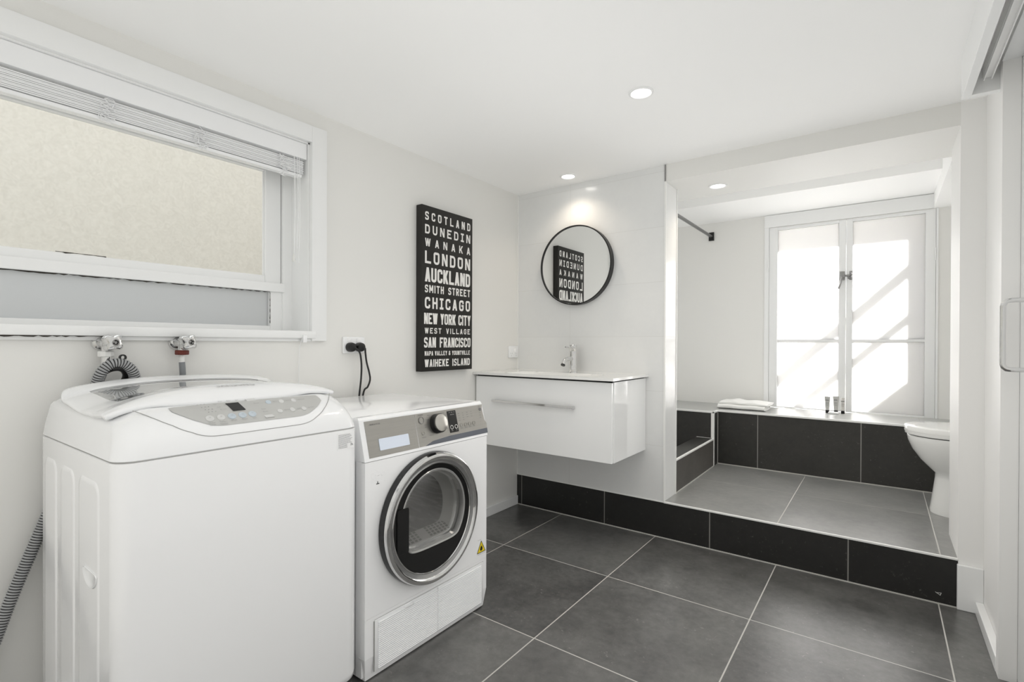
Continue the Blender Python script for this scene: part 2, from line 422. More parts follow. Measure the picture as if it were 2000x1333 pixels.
# tiled wall behind the vanity, standing on the step
tw = B().box(XL, -.957, YB, 2.926, ZS, ZC)
struct('wall_back', tw, M['wtile'], smooth=False)
struct('trim_1', B().box(-.961, -.953, YB-.004, YB+.004, ZS, 1.959).box(-.961, -.953, 2.922, 2.93, ZS, 1.959), M['silicone'], smooth=False)
struct('trim_2', B().box(XL, XL+.006, YB-.005, YB, ZS, ZC), M['silicone'], smooth=False)
struct('trim_3', B().box(-.962, -.955, YB-.0045, YB, 1.959, ZC-.002), M['chromed'], smooth=False)
# raised step: riser and top
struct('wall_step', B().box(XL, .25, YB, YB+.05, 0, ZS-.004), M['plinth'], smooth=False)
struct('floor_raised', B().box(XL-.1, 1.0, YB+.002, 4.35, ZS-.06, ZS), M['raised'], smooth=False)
struct('trim_4', B().box(-.957, .249, YB-.004, YB+.006, ZS-.007, ZS+.0015, .001), M['silicone'], smooth=False)
struct('trim_5', B().box(XL+.01, .248, YB-.006, YB, 0, .004), M['grout'], smooth=False)
struct('trim_6', B().box(XL+.001, -.957, YB-.003, YB, ZS-.005, ZS+.001), M['silicone'], smooth=False)
# ledge under the bathroom window
ZL = .588
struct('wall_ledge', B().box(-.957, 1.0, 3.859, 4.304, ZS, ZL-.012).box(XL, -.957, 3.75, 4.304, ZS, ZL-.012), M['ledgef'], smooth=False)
struct('trim_7', B().box(-.957, 1.0, 3.853, 3.866, ZL-.012, ZL+.001, .002).box(XL, -.953, 3.744, 3.757, ZL-.012, ZL+.001, .002).box(-.966, -.953, 3.744, 3.86, ZL-.012, ZL+.001, .002).box(-.975, -.953, 3.744, 3.757, ZS, ZL-.012, .002), M['silicone'], smooth=False)
struct('trim_8', B().box(-.957, 1.0, 3.866, 4.304, ZL-.012, ZL).box(XL, -.957, 3.757, 4.304, ZL-.012, ZL), M['ledget'], smooth=False)
struct('trim_9', B().box(-.953, 1.0, 3.855, 3.859, ZS, ZS+.005).box(-.957, -.953, 2.93, 3.75, ZS, ZS+.005).box(-.957, -.9545, 3.854, 3.859, ZS, ZL-.014), M['grout'], smooth=False)
# shower kerb
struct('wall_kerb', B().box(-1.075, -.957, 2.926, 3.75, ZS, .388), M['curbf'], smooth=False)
struct('trim_10', B().box(-1.075, -.966, 2.926, 3.75, .388, .397), M['ledgef'], smooth=False)
struct('trim_11', B().box(-.966, -.955, 2.926, 3.75, .386, .398, .002).box(-1.075, -.966, 3.744, 3.75, .397, .3985), M['silicone'], smooth=False)
# bathroom end wall with window opening
BX0, BX1, BZ1 = -.70, .275, 1.955
YW = 4.304
wb = B()
wb.box(XL-.1, BX0, YW, YW+.14, ZL-.1, 2.3); wb.box(BX1, 1.1, YW, YW+.14, ZL-.1, 2.3); wb.box(BX0, BX1, YW, YW+.14, BZ1, 2.3); wb.box(BX0, BX1, YW, YW+.14, ZS, ZL-.012)
struct('wall_far', wb, M['wall'], smooth=False)
struct('wall_shower', B().box(XL-.16, XL, YB+.19, 4.35, ZS, 2.2), M['wtile'], smooth=False)
struct('wall_bathroom_right', B().box(.86, 1.0, 2.9, 4.35, ZS, 2.2), M['wall'], smooth=False)
# bulkhead, recess and lower ceiling towards the window
struct('ceiling_beam', B().box(-.957, .2484, YB, 3.172, 1.959, 2.24).box(.2484, 1.0, 3.0702, 3.172, 1.959, 2.24).box(XL, -.957, 2.926, 3.172, 1.959, 2.24).box(XL, -.957, YB, 2.93, ZC, 2.24), M['wall'], smooth=False)
struct('ceiling_recess', B().box(XL-.1, 1.0, 3.172, 3.72, 2.13, 2.24), M['ceil'], smooth=False)
struct('ceiling_window_side', B().box(XL-.1, 1.0, 3.715, YW+.05, 2.055, 2.24), M['ceil'], smooth=False)
struct('ceiling_box', B().box(.262, 1.0, 3.172, YW, 1.959, 2.13), M['ceil'], smooth=False)
# right side: pillar, wall, stub
struct('wall_pillar', B().box(.2485, .34, YB, 3.07, 0, ZC+.19).box(.34, .9, 2.95, 3.07, ZS, ZC), M['right'], smooth=False)
struct('wall_right', B().box(.325, .47, 2.27, YB+.001, 0, ZC).box(.39, .47, -1.6, 2.28, 0, ZC), M['right'], smooth=False)
struct('trim_12', B().box(.302, .345, 2.235, 2.275, 0, 1.985), M['right'], smooth=False)
struct('baseboard_right', B().box(.300, .325, 2.275, YB-.02, 0, .05, .003), M['trim'], smooth=False)
struct('baseboard_pillar', B().box(.246, .325, YB-.018, YB, 0, .182, .003), M['trim'], smooth=False)
struct('baseboard_left', B().box(XL, XL+.014, -.45, YB-.006, 0, .058, .003), M['trim'], smooth=False)

# window 1: left wall
cas = B()
cas.box(XL-.002, XL+.02, WY1, 1.283, WZ0-.04, 1.983, .002); cas.box(XL-.002, XL+.02, WY0-.07, WY1, WZ1, 1.983, .002); cas.box(XL-.002, XL+.012, WY0, WY1+.02, 1.073, 1.087, .002)
w1 = struct('window_1', cas, M['trim'], origin=(XL, .3, 1.08))
struct('window_sill', B().box(XL-.16, XL+.026, WY0, WY1+.016, 1.086, 1.117, .003), M['trim'], w1)
struct('window_reveal', B().box(XL-.16, XL-.001, WY1-.006, WY1, WZ0, WZ1).box(XL-.16, XL-.001, WY0, WY1, WZ1-.006, WZ1), M['trim'], w1, smooth=False)
xs = XL-.155
fr = B()
fr.box(xs-.03, xs+.028, 1.165, WY1-.004, 1.118, WZ1)            # outer post
fr.box(xs-.03, xs+.028, WY0, 1.166, 1.835, WZ1)
struct('window_frame', fr, M['trim'], w1, smooth=False)
up = B(); Z0, Z1, Y1 = 1.352, 1.792, 1.094
up.box(xs-.01, xs+.016, Y1, 1.163, 1.31, 1.836, .004).box(xs-.01, xs+.016, WY0, Y1+.001, Z1, 1.836, .004).box(xs-.01, xs+.016, WY0, Y1, 1.31, Z0, .004)
up.box(xs+.0, xs+.006, Y1-.006, Y1, Z0, Z1)
struct('upper_sash', up, M['trim'], w1, smooth=False)
struct('pane', B().box(xs-.004, xs, WY0, Y1, Z0, Z1), M['glass'], w1, smooth=False)
lo = B()
lo.box(xs-.01, xs+.034, WY0, 1.172, 1.284, 1.322, .003)          # meeting rail
lo.box(xs-.01, xs+.02, 1.114, 1.172, 1.118, 1.286, .003).box(xs-.01, xs+.02, WY0, 1.115, 1.117, 1.139, .003)
struct('lower_sash', lo, M['trim'], w1, smooth=False)
struct('pane', B().box(xs-.004, xs, WY0, 1.114, 1.137, 1.286), M['frostlow'], w1, smooth=False)
# flaked dark gaps along the rails
ck = B()
def crack(y0, y1, z, x, amp, th, nseg=70, vertical=False, seed=1):
    rnd = random.Random(seed); top = []; bot = []
    for i in range(nseg+1):
        y = y0+(y1-y0)*i/nseg; a = th*(.35+.9*rnd.random())*(1-.2*i/nseg)
        zz = z+amp*(rnd.random()-.5)
        if vertical: top.append((x, z-a, y)); bot.append((x, z, y))
        else: top.append((x, y, z)); bot.append((x, y, z-a))
    for i in range(nseg):
        ck.quad(top[i], top[i+1], bot[i+1], bot[i])
crack(.05, 1.112, 1.2855, xs+.0215, .002, .006, 90, seed=3)
crack(1.15, 1.28, 1.1135, xs+.0215, 0, .003, 26, True, seed=5)
crack(.42, .55, 1.3545, xs+.0165, .002, .004, 16, seed=8)
struct('paint_gap', ck, M['crack'], w1, smooth=False)
ck = B(); crack(.1, .50, 1.0865, XL+.0268, .001, .0045, 40, seed=11)
struct('sill_crack', ck, M['crack'], w1, smooth=False)
# neighbouring wall seen through the glass, plus two unseen blocks added to stop sun
struct('wall_neighbour_and_sun_blocks', B().box(-3.05, -2.95, -3.5, 3.2, -.5, 2.75).box(-3.05, -2.11, 3.2, 3.3, -.5, 4.6).box(-2.11, -1.2, 3.2, 3.3, 2.25, 4.6), M['stucco'], smooth=False)

# window 2: bathroom
a = B()
a.box(-.731, BX1, YW-.014, YW, 1.96, 2.052).box(-.731, -.70, YW-.008, YW, ZL, 1.96).box(BX1, BX1+.012, YW-.008, YW, ZL, 1.96)
w2 = struct('window_2', a, M['trim'], origin=(-.2, YW, ZL), smooth=False)
TZ0, TZ1 = 1.087, 1.105
def sash(x0, x1, g0, g1):
    b = B()
    b.box(x0, g0, YW-.004, YW+.036, ZL+.001, 1.955, .002).box(g1, x1, YW-.004, YW+.036, ZL+.001, 1.955, .002)
    b.box(g0-.001, g1+.001, YW-.004, YW+.036, 1.936, 1.955, .001).box(g0-.001, g1+.001, YW-.004, YW+.036, ZL+.001, ZL+.010, .001)
    b.box(g0-.001, g1+.001, YW+.006, YW+.036, TZ0, TZ1, .002)
    s = struct('window_sash', b, M['trim'], w2)
    struct('pane', B().box(g0, g1, YW+.018, YW+.022, ZL+.01, TZ0), M['frost'], s, smooth=False)
    struct('pane', B().box(g0, g1, YW+.018, YW+.022, TZ1, 1.936), M['frost'], s, smooth=False)
    return s
s1 = sash(-.699, -.2115, -.642, -.252); s2 = sash(-.2095, .274, -.172, .222)
for x, z in ((-.704, 1.665), (.272, 1.66)):
    struct('hinge', B().tube([(x, YW-.012, z-.04), (x, YW-.012, z+.04)], .004, 8), M['trim'], w2)
lt = B()
lt.box(-.247, -.217, YW-.009, YW-.004, 1.525, 1.588, .001).box(-.19, -.172, YW-.009, YW-.004, 1.525, 1.587, .001)
lt.box(-.243, -.215, YW-.024, YW-.009, 1.538, 1.572, .003).box(-.216, -.186, YW-.022, YW-.012, 1.548, 1.562, .002)
lt.tube([(-.183, YW-.012, 1.575), (-.176, YW-.026, 1.562), (-.18, YW-.024, 1.545), (-.196, YW-.012, 1.535)], .006, 8)
lt.tube([(-.232, YW-.024, 1.545), (-.240, YW-.035, 1.50), (-.252, YW-.045, 1.462)], [.007, .0055, .0065], 10)
tag(obj('window_latch', lt, M['chromed']), 'chrome casement latch with lever at the meeting of the two frosted windows', 'window latch')
# outside the bathroom window: reveal and stair rails that throw the slanting shadows on the frosted panes
struct('wall_outside_reveal', B().box(BX1-.055, 1.2, YW+.14, YW+.26, 0, 2.6).box(-2.3, BX1, YW+.14, YW+.26, BZ1+.012, 2.6), M['ext'], smooth=False)
st = B()
def rail(lo, hi, d=.75, x0=-1.6, x1=1.2):
    ox, oz = .375*d, .833*d; y = YW+.02+d
    pts = [(x0+ox, y, x0+lo+oz), (x1+ox, y, x1+lo+oz), (x1+ox, y, x1+hi+oz), (x0+ox, y, x0+hi+oz)]
    st.prism(pts, (0, .03, 0))
rail(1.39, 1.475); rail(1.078, 1.14); rail(-.6, .685)
struct('outdoor_stair', st, M['ext'], smooth=False)
struct('ground_outside', B().box(-6, 6, YW+.3, 12, -.3, -.2).box(-6, -2.2, -6, 12, -.3, -.2), M['ext'], smooth=False)

# door 1: sliding door at the right with pelmet
d1 = struct('door_1', B().box(.3452, .384, .8, 2.2348, .008, 1.972, .002), M['trim'], origin=(.365, 1.6, .008))
hb = B(); yb_ = 2.14; xb = .293
hb.tube([(.346, yb_, 1.205), (.312, yb_, 1.205), (.302, yb_, 1.2035), (.296, yb_, 1.197), (xb, yb_, 1.187), (xb, yb_, 1.012), (.296, yb_, 1.002), (.302, yb_, .996), (.312, yb_, .994), (.346, yb_, .994)], .0075, 14)
struct('door_handle', hb, M['chrome'], d1)
pel = B()
pel.box(.212, .236, .2, 2.33, 1.911, ZC, .001)
struct('trim_13', pel, M['trim'], smooth=False)
struct('trim_14', B().box(.236, .3245, 2.30, 2.33, 1.911, ZC-.001, .001), M['trim'], smooth=False)
struct('trim_15', B().box(.236, .345, .2, 2.30, 1.992, ZC-.001), M['right'], smooth=False)
rl = B()
rl.box(.262, .285, .2, 2.299, 1.958, 1.992).box(.2625, .2655, .2, 2.29, 1.946, 1.958).box(.2815, .2845, .2, 2.29, 1.946, 1.958)
tag(obj('door_track', rl, mat('aluminium_track', (.88,.88,.87), .4, .1), smooth=False), 'pale metal sliding door track under the pelmet at upper right', 'door track')
struct('trim_16', B().box(.30, .385, .2, 2.235, 1.974, 1.992), M['trim'], smooth=False)

# ================================================================== DOWNLIGHTS
def downlight(x, y, z, label, power):
    t = thing('downlight', label, 'ceiling light', (x, y, z), 'recessed ceiling downlights')
    obj('rim', B().lathe((x, y, z), (0, 0, -1), [(.048, 0), (.047, .004), (.040, .005), (.036, .002), (.036, -.004)], 40), M['trim'], t)
    obj('diffuser', B().lathe((x, y, z), (0, 0, -1), [(.036, .0015), (.0001, .0018)], 32, False, False), M['lamp'], t)
    l = mk_light('downlight_bulb', 'SPOT', (x, y, z-.01), power, (1, .86, .70), (0, 0, -1), spot_size=2.3, spot_blend=.85, shadow_soft_size=.035)
    return t
downlight(-.762, 1.896, ZC, 'round recessed downlight in the middle of the main ceiling', 5)
downlight(-1.485, 2.592, ZC, 'round recessed downlight above the round mirror', 3.6)
downlight(-.746, 2.982, 1.959, 'round recessed downlight in the bulkhead over the step', 5)

# ================================================================== BLIND
bl = thing('venetian_blind', 'white venetian blind pulled up under the head of the left window', 'blind', (XL, .3, 1.84))
obj('headrail', B().box(XL-.05, XL-.008, WY0+.01, 1.204, 1.842, 1.9075, .002), M['applplastic'], bl, smooth=False)
for k in range(11):
    z = 1.781+k*.0049
    obj('slat', B().box(XL-.046, XL-.020+.001*(k % 3), WY0+.012+.003*(k % 2), 1.196-.003*(k % 2), z, z+.0040, .001, 1), M['applplastic'], bl, smooth=False)
obj('bottom_rail', B().box(XL-.048, XL-.018, WY0+.012, 1.188, 1.765, 1.7775, .003), M['applplastic'], bl, smooth=False)
def tangle(y, seed):
    r = random.Random(seed); b = B(); pts = []
    for i in range(46):
        f = i/45
        pts.append((XL-.012+r.uniform(-.004, .006), y+r.uniform(-.022, .022), 1.835-f*.072+r.uniform(-.016, .012)))
    sm = []
    for i in range(len(pts)-1):
        p0 = Vector(pts[max(i-1, 0)]); p1 = Vector(pts[i]); p2 = Vector(pts[i+1]); p3 = Vector(pts[min(i+2, len(pts)-1)])
        for k in range(5):
            t = k/5; sm.append(.5*((2*p1)+(-p0+p2)*t+(2*p0-5*p1+4*p2-p3)*t*t+(-p0+3*p1-3*p2+p3)*t**3))
    b.tube(sm, .0011, 5)
    obj('ladder_cord', b, M['applplastic'], bl)
for y, sd in ((.52, 2), (.79, 5), (1.105, 9)): tangle(y, sd)
for y, z1, sd in ((1.148, 1.43, 1), (1.162, 1.46, 2), (1.17, 1.40, 3)):
    obj('pull_cord', B().tube([(XL-.011, y, 1.84), (XL-.006, y, 1.77), (XL-.006, y+.002, 1.6), (XL-.006, y-.003, z1)], .0013, 6), M['applplastic'], bl)
obj('cord_tassel', B().lathe((XL-.006, 1.145, 1.405), (0, 0, 1), [(.006, 0), (.0065, .004), (.0045, .028), (.002, .034)], 14, True, True), M['clearp'], bl)
cc = B(); cc.tube([(XL+.03, 1.163, 1.09), (XL+.012, 1.16, 1.05), (XL+.008, 1.157, .8), (XL+.008, 1.15, .72)], .0014, 6)
cc.box(XL+.02, XL+.034, 1.165, 1.182, 1.068, 1.10, .003)
tag(obj('blind_cord_cleat', cc, M['applplastic']), 'white cord cleat at the right end of the window sill with cord hanging below', 'cord cleat')

# ================================================================== SOCKETS AND PLUGS
sk = thing('power_socket', 'white double power socket with two black plugs, right of the window', 'power socket', (XL, 1.431, 1.02))
obj('face_plate', B().box(XL, XL+.012, 1.373, 1.489, 1.02, 1.095, .003), M['applplastic'], sk)
for y in (1.403, 1.452):
    obj('rocker_switch', B().box(XL+.011, XL+.0155, y-.009, y+.009, 1.066, 1.088, .0015), M['sticker'], sk)
def plug(name, y, z, cord, label):
    t = thing(name, label, 'plug', (XL+.012, y, z), 'black plugs in the double socket')
    obj('plug_body', B().lathe((XL+.0125, y, z), (1, 0, 0), [(.012, 0), (.021, .002), (.022, .016), (.019, .028), (.010, .034), (.0001, .035)], 28, True), M['black'], t)
    obj('cord', B().tube(cord, [.0075]+[.0042]*(len(cord)-1), 10), M['rubber'], t)
def smooth_path(pts, n=8):
    pts = [Vector(p) for p in pts]; out = []
    for i in range(len(pts)-1):
        p0 = pts[max(i-1, 0)]; p1 = pts[i]; p2 = pts[i+1]; p3 = pts[min(i+2, len(pts)-1)]
        for k in range(n):
            t = k/n; out.append(.5*((2*p1)+(-p0+p2)*t+(2*p0-5*p1+4*p2-p3)*t*t+(-p0+3*p1-3*p2+p3)*t**3))
    out.append(pts[-1]); return out
plug('power_plug', 1.403, 1.048, smooth_path([(-1.912, 1.405, 1.048), (-1.900, 1.418, 1.040), (-1.893, 1.428, 1.024), (-1.897, 1.438, .998), (-1.906, 1.448, .955), (-1.912, 1.450, .90), (-1.915, 1.444, .836), (-1.93, 1.44, .70), (-1.935, 1.42, .45)]), 'left black plug in the double socket, cord hanging straight down')
plug('power_plug', 1.452, 1.048, smooth_path([(-1.915, 1.452, 1.048), (-1.915, 1.473, 1.044), (-1.922, 1.482, 1.021), (-1.925, 1.491, .978), (-1.925, 1.506, .929), (-1.925, 1.511, .895), (-1.928, 1.500, .862), (-1.93, 1.477, .833), (-1.934, 1.46, .68), (-1.935, 1.45, .45)]), 'right black plug in the double socket, cord bowing outward')
s2_ = thing('power_socket', 'small white power socket on the wall above the vanity top', 'power socket', (XL, 2.68, .974))
obj('face_plate', B().box(XL, XL+.011, 2.628, 2.729, .974, 1.051, .003), M['applplastic'], s2_)
obj('rocker_switch', B().box(XL+.010, XL+.0145, 2.678, 2.700, 1.012, 1.034, .0015), M['sticker'], s2_)
pn = B()
for cy in (2.652, 2.704):
    for dy, dz, an in ((-.008, .006, .5), (.008, .006, -.5), (0, -.009, 0)):
        ca, sa = math.cos(an), math.sin(an)
        q = [(-.0012, -.0045), (.0012, -.0045), (.0012, .0045), (-.0012, .0045)]
        pn.quad(*[(XL+.0113, cy+dy+u*ca-v*sa, .996+dz+u*sa+v*ca) for u, v in q])
obj('pin_slots', pn, M['inkg'], s2_, smooth=False)

# ================================================================== WALL TAPS AND HOSES
def wall_tap(y, z, rot, letter, label, nut, cname):
    t = thing('wall_tap', label, 'tap', (XL, y, z-.04), 'laundry wall taps')
    obj('flange', B().lathe((XL, y-.012, z), (1, 0, 0), [(.026, 0), (.026, .003), (.021, .009), (.016, .013), (.015, .035), (.013, .045)], 28, True, True), M['chrome'], t)
    obj('outlet', B().lathe((XL+.034, y-.008, z), (0, 0, -1), [(.011, 0), (.012, .012), (.012, .027)], 20, True, True), M['chrome'], t)
    # four lobed handle
    N = 48; pr = [(0, .60), (.004, .92), (.012, 1.0), (.026, .97), (.033, .80), (.035, .45)]
    R0 = .0255; ringsl = []
    d = Vector((.97, .22, 0)).normalized(); a = Vector((-.22, .97, 0)).normalized(); u = Vector((0, 0, 1)); c = Vector((XL+.042, y-.002, z))
    for h, k in pr:
        ring = []
        for i in range(N):
            th = 2*PI*i/N; r = R0*k*(1+.17*math.cos(4*(th-rot)))*(1 if h < .03 else .95)
            ring.append(c+d*h+a*(math.cos(th)*r)+u*(math.sin(th)*r))
        ringsl.append(ring)
    hd = obj('handle', B().rings(ringsl), M['chrome'], t)
    b = B(); b.lathe(c, d, [(.0105, .0352), (.0001, .0358)], 24)
    obj('index_disc', b, M['chromed'], hd)
    b = B(); cr, sr = math.cos(rot+.2), math.sin(rot+.2)
    for stt in GL[letter]:
        q = _round([(-.0048+p[0]*.0096, -.0058+p[1]*.0116)+tuple(p[2:]) for p in stt], .0045)
        strokes(b.bm, q, .0026, lambda v: c+d*.0366+a*(v.x*cr-v.y*sr)+u*(v.x*sr+v.y*cr))
    obj('letter', b, M['black'], hd, smooth=False)
    return t
wall_tap(.512, 1.066, .15+PI/4+PI/2, 'C', 'chrome cold wall tap under the sill, letter lying sideways like a U', None, 'clearp')
wall_tap(.722, 1.068, .95, 'H', 'chrome hot wall tap marked H under the sill', None, 'red')
def hexnut(b, x, y, z0, z1, r, n=8):
    ring = []
    for h, k in ((z1, .9), (z1-.002, 1), (z0+.002, 1), (z0, .9)):
        ring.append([(x+r*k*math.cos(2*PI*i/n+.3), y+r*k*math.sin(2*PI*i/n+.3), h) for i in range(n)])
    return b.rings(ring)
hx = XL+.034
hz = thing('inlet_hose', 'grey hot water inlet hose with dark red nut below the H tap', 'hose', (hx, .712, .8), 'washing machine inlet hoses')
obj('coupling_nut', hexnut(B(), hx, .714, 1.025, 1.041, .0215, 10), M['red'], hz, auto=20)
obj('ferrule', B().cyl((hx, .714, .998), (0, 0, 1), .0085, .028, 18), M['clearp'], hz)
obj('hose', B().tube(smooth_path([(hx, .714, 1.0), (hx, .716, .97), (hx-.008, .720, .93), (hx-.020, .724, .86), (hx-.022, .73, .72)]), .0095, 12), M['greyhose'], hz)
hz = thing('inlet_hose', 'pale cold water inlet hose with white nut below the sideways letter tap', 'hose', (hx, .504, .8), 'washing machine inlet hoses')
obj('coupling_nut', hexnut(B(), hx, .504, 1.022, 1.040, .021, 10), M['clearp'], hz, auto=20)
obj('ferrule', B().cyl((hx, .504, .992), (0, 0, 1), .0125, .031, 18, .001), M['chrome'], hz)
obj('hose', B().tube(smooth_path([(hx, .504, .996), (hx-.008, .500, .97), (hx-.020, .492, .93), (hx-.022, .49, .85), (hx-.022, .49, .70)]), .0095, 12), M['greyhose'], hz)
# ribbed drain hose
path = smooth_path([(-1.908, .185, .02), (-1.908, .218, .13), (-1.908, .262, .268), (-1.908, .295, .372), (-1.908, .354, .538), (-1.907, .425, .74), (-1.906, .464, .87), (-1.898, .474, .935), (-1.884, .484, .976), (-1.880, .506, 1.000), (-1.880, .536, 1.001), (-1.881, .560, .982), (-1.890, .573, .95), (-1.902, .578, .90), (-1.906, .580, .80), (-1.906, .580, .62)], 10)
L = [0.]
for p, q in zip(path, path[1:]): L.append(L[-1]+(q-p).length)
pts = []; rad = []; s = 0; k = 0; step = .0012
while s < L[-1]:
    while k < len(L)-2 and L[k+1] < s: k += 1
    t = (s-L[k])/(L[k+1]-L[k]); pts.append(path[k].lerp(path[k+1], t)); rad.append(.0146+.0016*math.cos(2*PI*s/.0072)); s += step
dh = thing('drain_hose', 'grey ribbed drain hose hooked over a black guide behind the washing machine', 'hose', (-1.928, .2, 0))
hb_ = B().tube(pts, rad, 14); hb_.bm.faces.ensure_lookup_table()
for i, f in enumerate(hb_.bm.faces):
    k = i//14
    if k < len(rad)-1 and (rad[k]+rad[k+1])/2 < .0141: f.material_index = 1  # groove faces go black: shade between the ribs put into the colour
obj('ribbed_tube', hb_, [M['ribgrey'], M['rubber']], dh, auto=80)
gp = [(-1.876-.00018*abs(a-90)**1.2, .521+.0335*math.cos(math.radians(a)), .955+.0335*math.sin(math.radians(a))) for a in range(205, -30, -10)]
gd = B().tube(gp, .0095, 10)
gd.lathe((-1.896, .540, 1.020), (1, 0, 0), [(.0055, 0), (.0095, .0), (.0095, .01), (.0055, .01), (.0055, 0)], 20)
obj('hose_guide', gd, M['black'], dh)

# ================================================================== WASHING MACHINE
WX0, WX1, WYa, WYb = -1.888, -1.27, .350, .962
wm = thing('washing_machine', 'large white top loading washing machine with silver control panel at left', 'washing machine', ((WX0+WX1)/2, (WYa+WYb)/2, 0))
def wring(ff, ss, bb, zf, zb, r, n=7):
    x0, x1, y0, y1 = WX0+bb, WX1-ff, WYa+ss, WYb-ss
    out = []
    for (sx, sy, a0) in ((1, 1, 0), (-1, 1, 90), (-1, -1, 180), (1, -1, 270)):
        rr = r if sx > 0 else min(r, .02)
        cx = x1-rr if sx > 0 else x0+rr; cy = y1-rr if sy > 0 else y0+rr
        for k in range(n+1):
            a = math.radians(a0+90*k/n); x = cx+rr*math.cos(a); y = cy+rr*math.sin(a)
            t = (x-WX1)/(WX0-WX1); z = zf+(zb-zf)*t
            u = (y-.655)/.30; q = min(1, max(0, (abs(u)-.72)/.28)); q = q*q*(3-2*q)
            cap = .912-(.028 if u < 0 else .012)*q+.014*max(0, t-.1)
            out.append((x, y, min(z, cap)))
    return out
SZ0, SZ1 = .811, .806
obj('cabinet', B().rings([wring(.03, .03, .02, .045, .045, .03), wring(.012, .012, .01, .048, .048, .036), wring(.003, .003, .002, .058, .058, .04), wring(0, 0, 0, .075, .075, .042), wring(0, 0, 0, SZ0-.002, SZ1-.002, .042), wring(.004, .004, .004, SZ0, SZ1, .04)]), M['appl'], wm)
obj('seam', B().rings([wring(.003, .003, .003, SZ0-.002, SZ1-.002, .04), wring(.003, .003, .003, SZ0+.002, SZ1+.002, .04)]), M['seam'], wm)
prof = [(.004, .004, .003, SZ0+.001, SZ1+.001, .042), (0, 0, 0, SZ0+.004, SZ1+.004, .044), (.003, .005, .0, .836, .842, .046), (.014, .011, .0, .858, .868, .05), (.030, .016, .002, .876, .893, .054), (.050, .021, .006, .890, .907, .058), (.072, .027, .012, .902, .917, .062), (.092, .034, .02, .9095, .922, .064), (.105, .042, .03, .9115, .923, .066), (.17, .07, .05, .9115, .923, .06)]
def prof_at(ff):
    for p, q in zip(prof[1:], prof[2:]):
        if p[0] <= ff <= q[0]:
            t = (ff-p[0])/(q[0]-p[0]); return p[3]+(q[3]-p[3])*t+((p[4]-p[3])+((q[4]-q[3])-(p[4]-p[3]))*t)*ff/(WX1-WX0)
    return .913
obj('top_cover', B().rings([wring(*p) for p in prof], False, True), M['applplastic'], wm, auto=60)
for y in (WYa+.07, WYb-.07):
    for x in (WX0+.07, WX1-.08):
        obj('foot', B().cyl((x, y, 0), (0, 0, 1), .022, .05, 20, .002), M['black'], wm)
# lid
LX0, LX1, LC, LW = -1.372, -1.862, .655, .290
def interp(tab, x):
    if x <= tab[0][0]: return tab[0][1]
    for (a, b), (c, d) in zip(tab, tab[1:]):
        if x <= c:
            t = (x-a)/(c-a); t = t*t*(3-2*t)*.5+t*.5; return b+(d-b)*t
    return tab[-1][1]
Ht = [(0, .920), (.006, .931), (.018, .941), (.040, .950), (.075, .955), (.12, .950), (.20, .946), (.37, .949), (.40, .957), (.44, .962), (.47, .956), (.49, .935)]
Dt = [(0, .028), (.03, .042), (.08, .052), (.2, .046), (.35, .034), (.49, .022)]
Et = [(0, 5.0), (.03, 3.6), (.09, 2.4), (.49, 2.4)]
def lidz(dx, u):
    side = 1.0 if u < 0 else .62
    return interp(Ht, dx)-interp(Dt, dx)*side*abs(u)**interp(Et, dx)
def lidx(t, u):
    # front edge bows slightly, rear corners rounded
    f = .016*abs(u)**3
    rear = .49-.06*max(0, (abs(u)-.7)/.3)**2
    return f+t*(rear-f)
def lpt(t, v, dz=0):
    u = -1+2*v; w = u if abs(u) < .999 else u
    dx = lidx(t, u); ymax = LW*(1-.05*max(0, (t-.80)/.2)**2)
    return (LX0-dx, LC+u*ymax, lidz(dx, u)+dz)
def hole(t, v):
    u = -1+2*v
    return .275 < t < .775 and abs(u) < .80
def lgrid(fn, skip=None):
    b = B(); b.grid(fn, 40, 60, skip); return b
lb = lgrid(lambda t, v: lpt(t, v), hole)
# skirt round the lid edge
edge = [lpt(0, j/60) for j in range(61)]+[lpt(i/40, 1) for i in range(1, 41)]+[lpt(1, 1-j/60) for j in range(1, 61)]+[lpt(1-i/40, 0) for i in range(1, 40)]
def inn(p, d, dz):
    n_ = Vector((p[0]-(LX0-.24), (p[1]-LC)*.8, 0)); n_.normalize()
    return (p[0]-n_.x*d, p[1]-n_.y*d, p[2]+dz)
lb.rings([edge, [inn(p, -.0025, -.003) for p in edge], [inn(p, -.0025, -.008) for p in edge], [inn(p, .003, -.012) for p in edge], [inn(p, .03, -.012) for p in edge]], False, False)
bmesh.ops.remove_doubles(lb.bm, verts=lb.bm.verts, dist=.0004)
lid = obj('lid', lb, M['applplastic'], wm, auto=60)
obj('lid_glass', lgrid(lambda t, v: lpt(.27+.51*t, .095+.81*v, -.0006)), M['lidglass'], lid)
obj('tub_opening', B().rings([[(LX0-.11-.36*(.5-.5*math.cos(a)), LC+.22*math.sin(a), z) for a in [2*PI*i/40 for i in range(40)]] for z in (.9135, .914)], False, True), M['lint'], wm)
b = B(); text_mesh(b, 'SAMSUNG', .021, lambda x, y: (LX0-.040-y*.98, LC+.004+x, lidz(.04+y, (x+.004)/LW)+.0022), sx=1.0, spacing=1.08)
obj('maker_name', b, M['inkg'], lid, smooth=False)
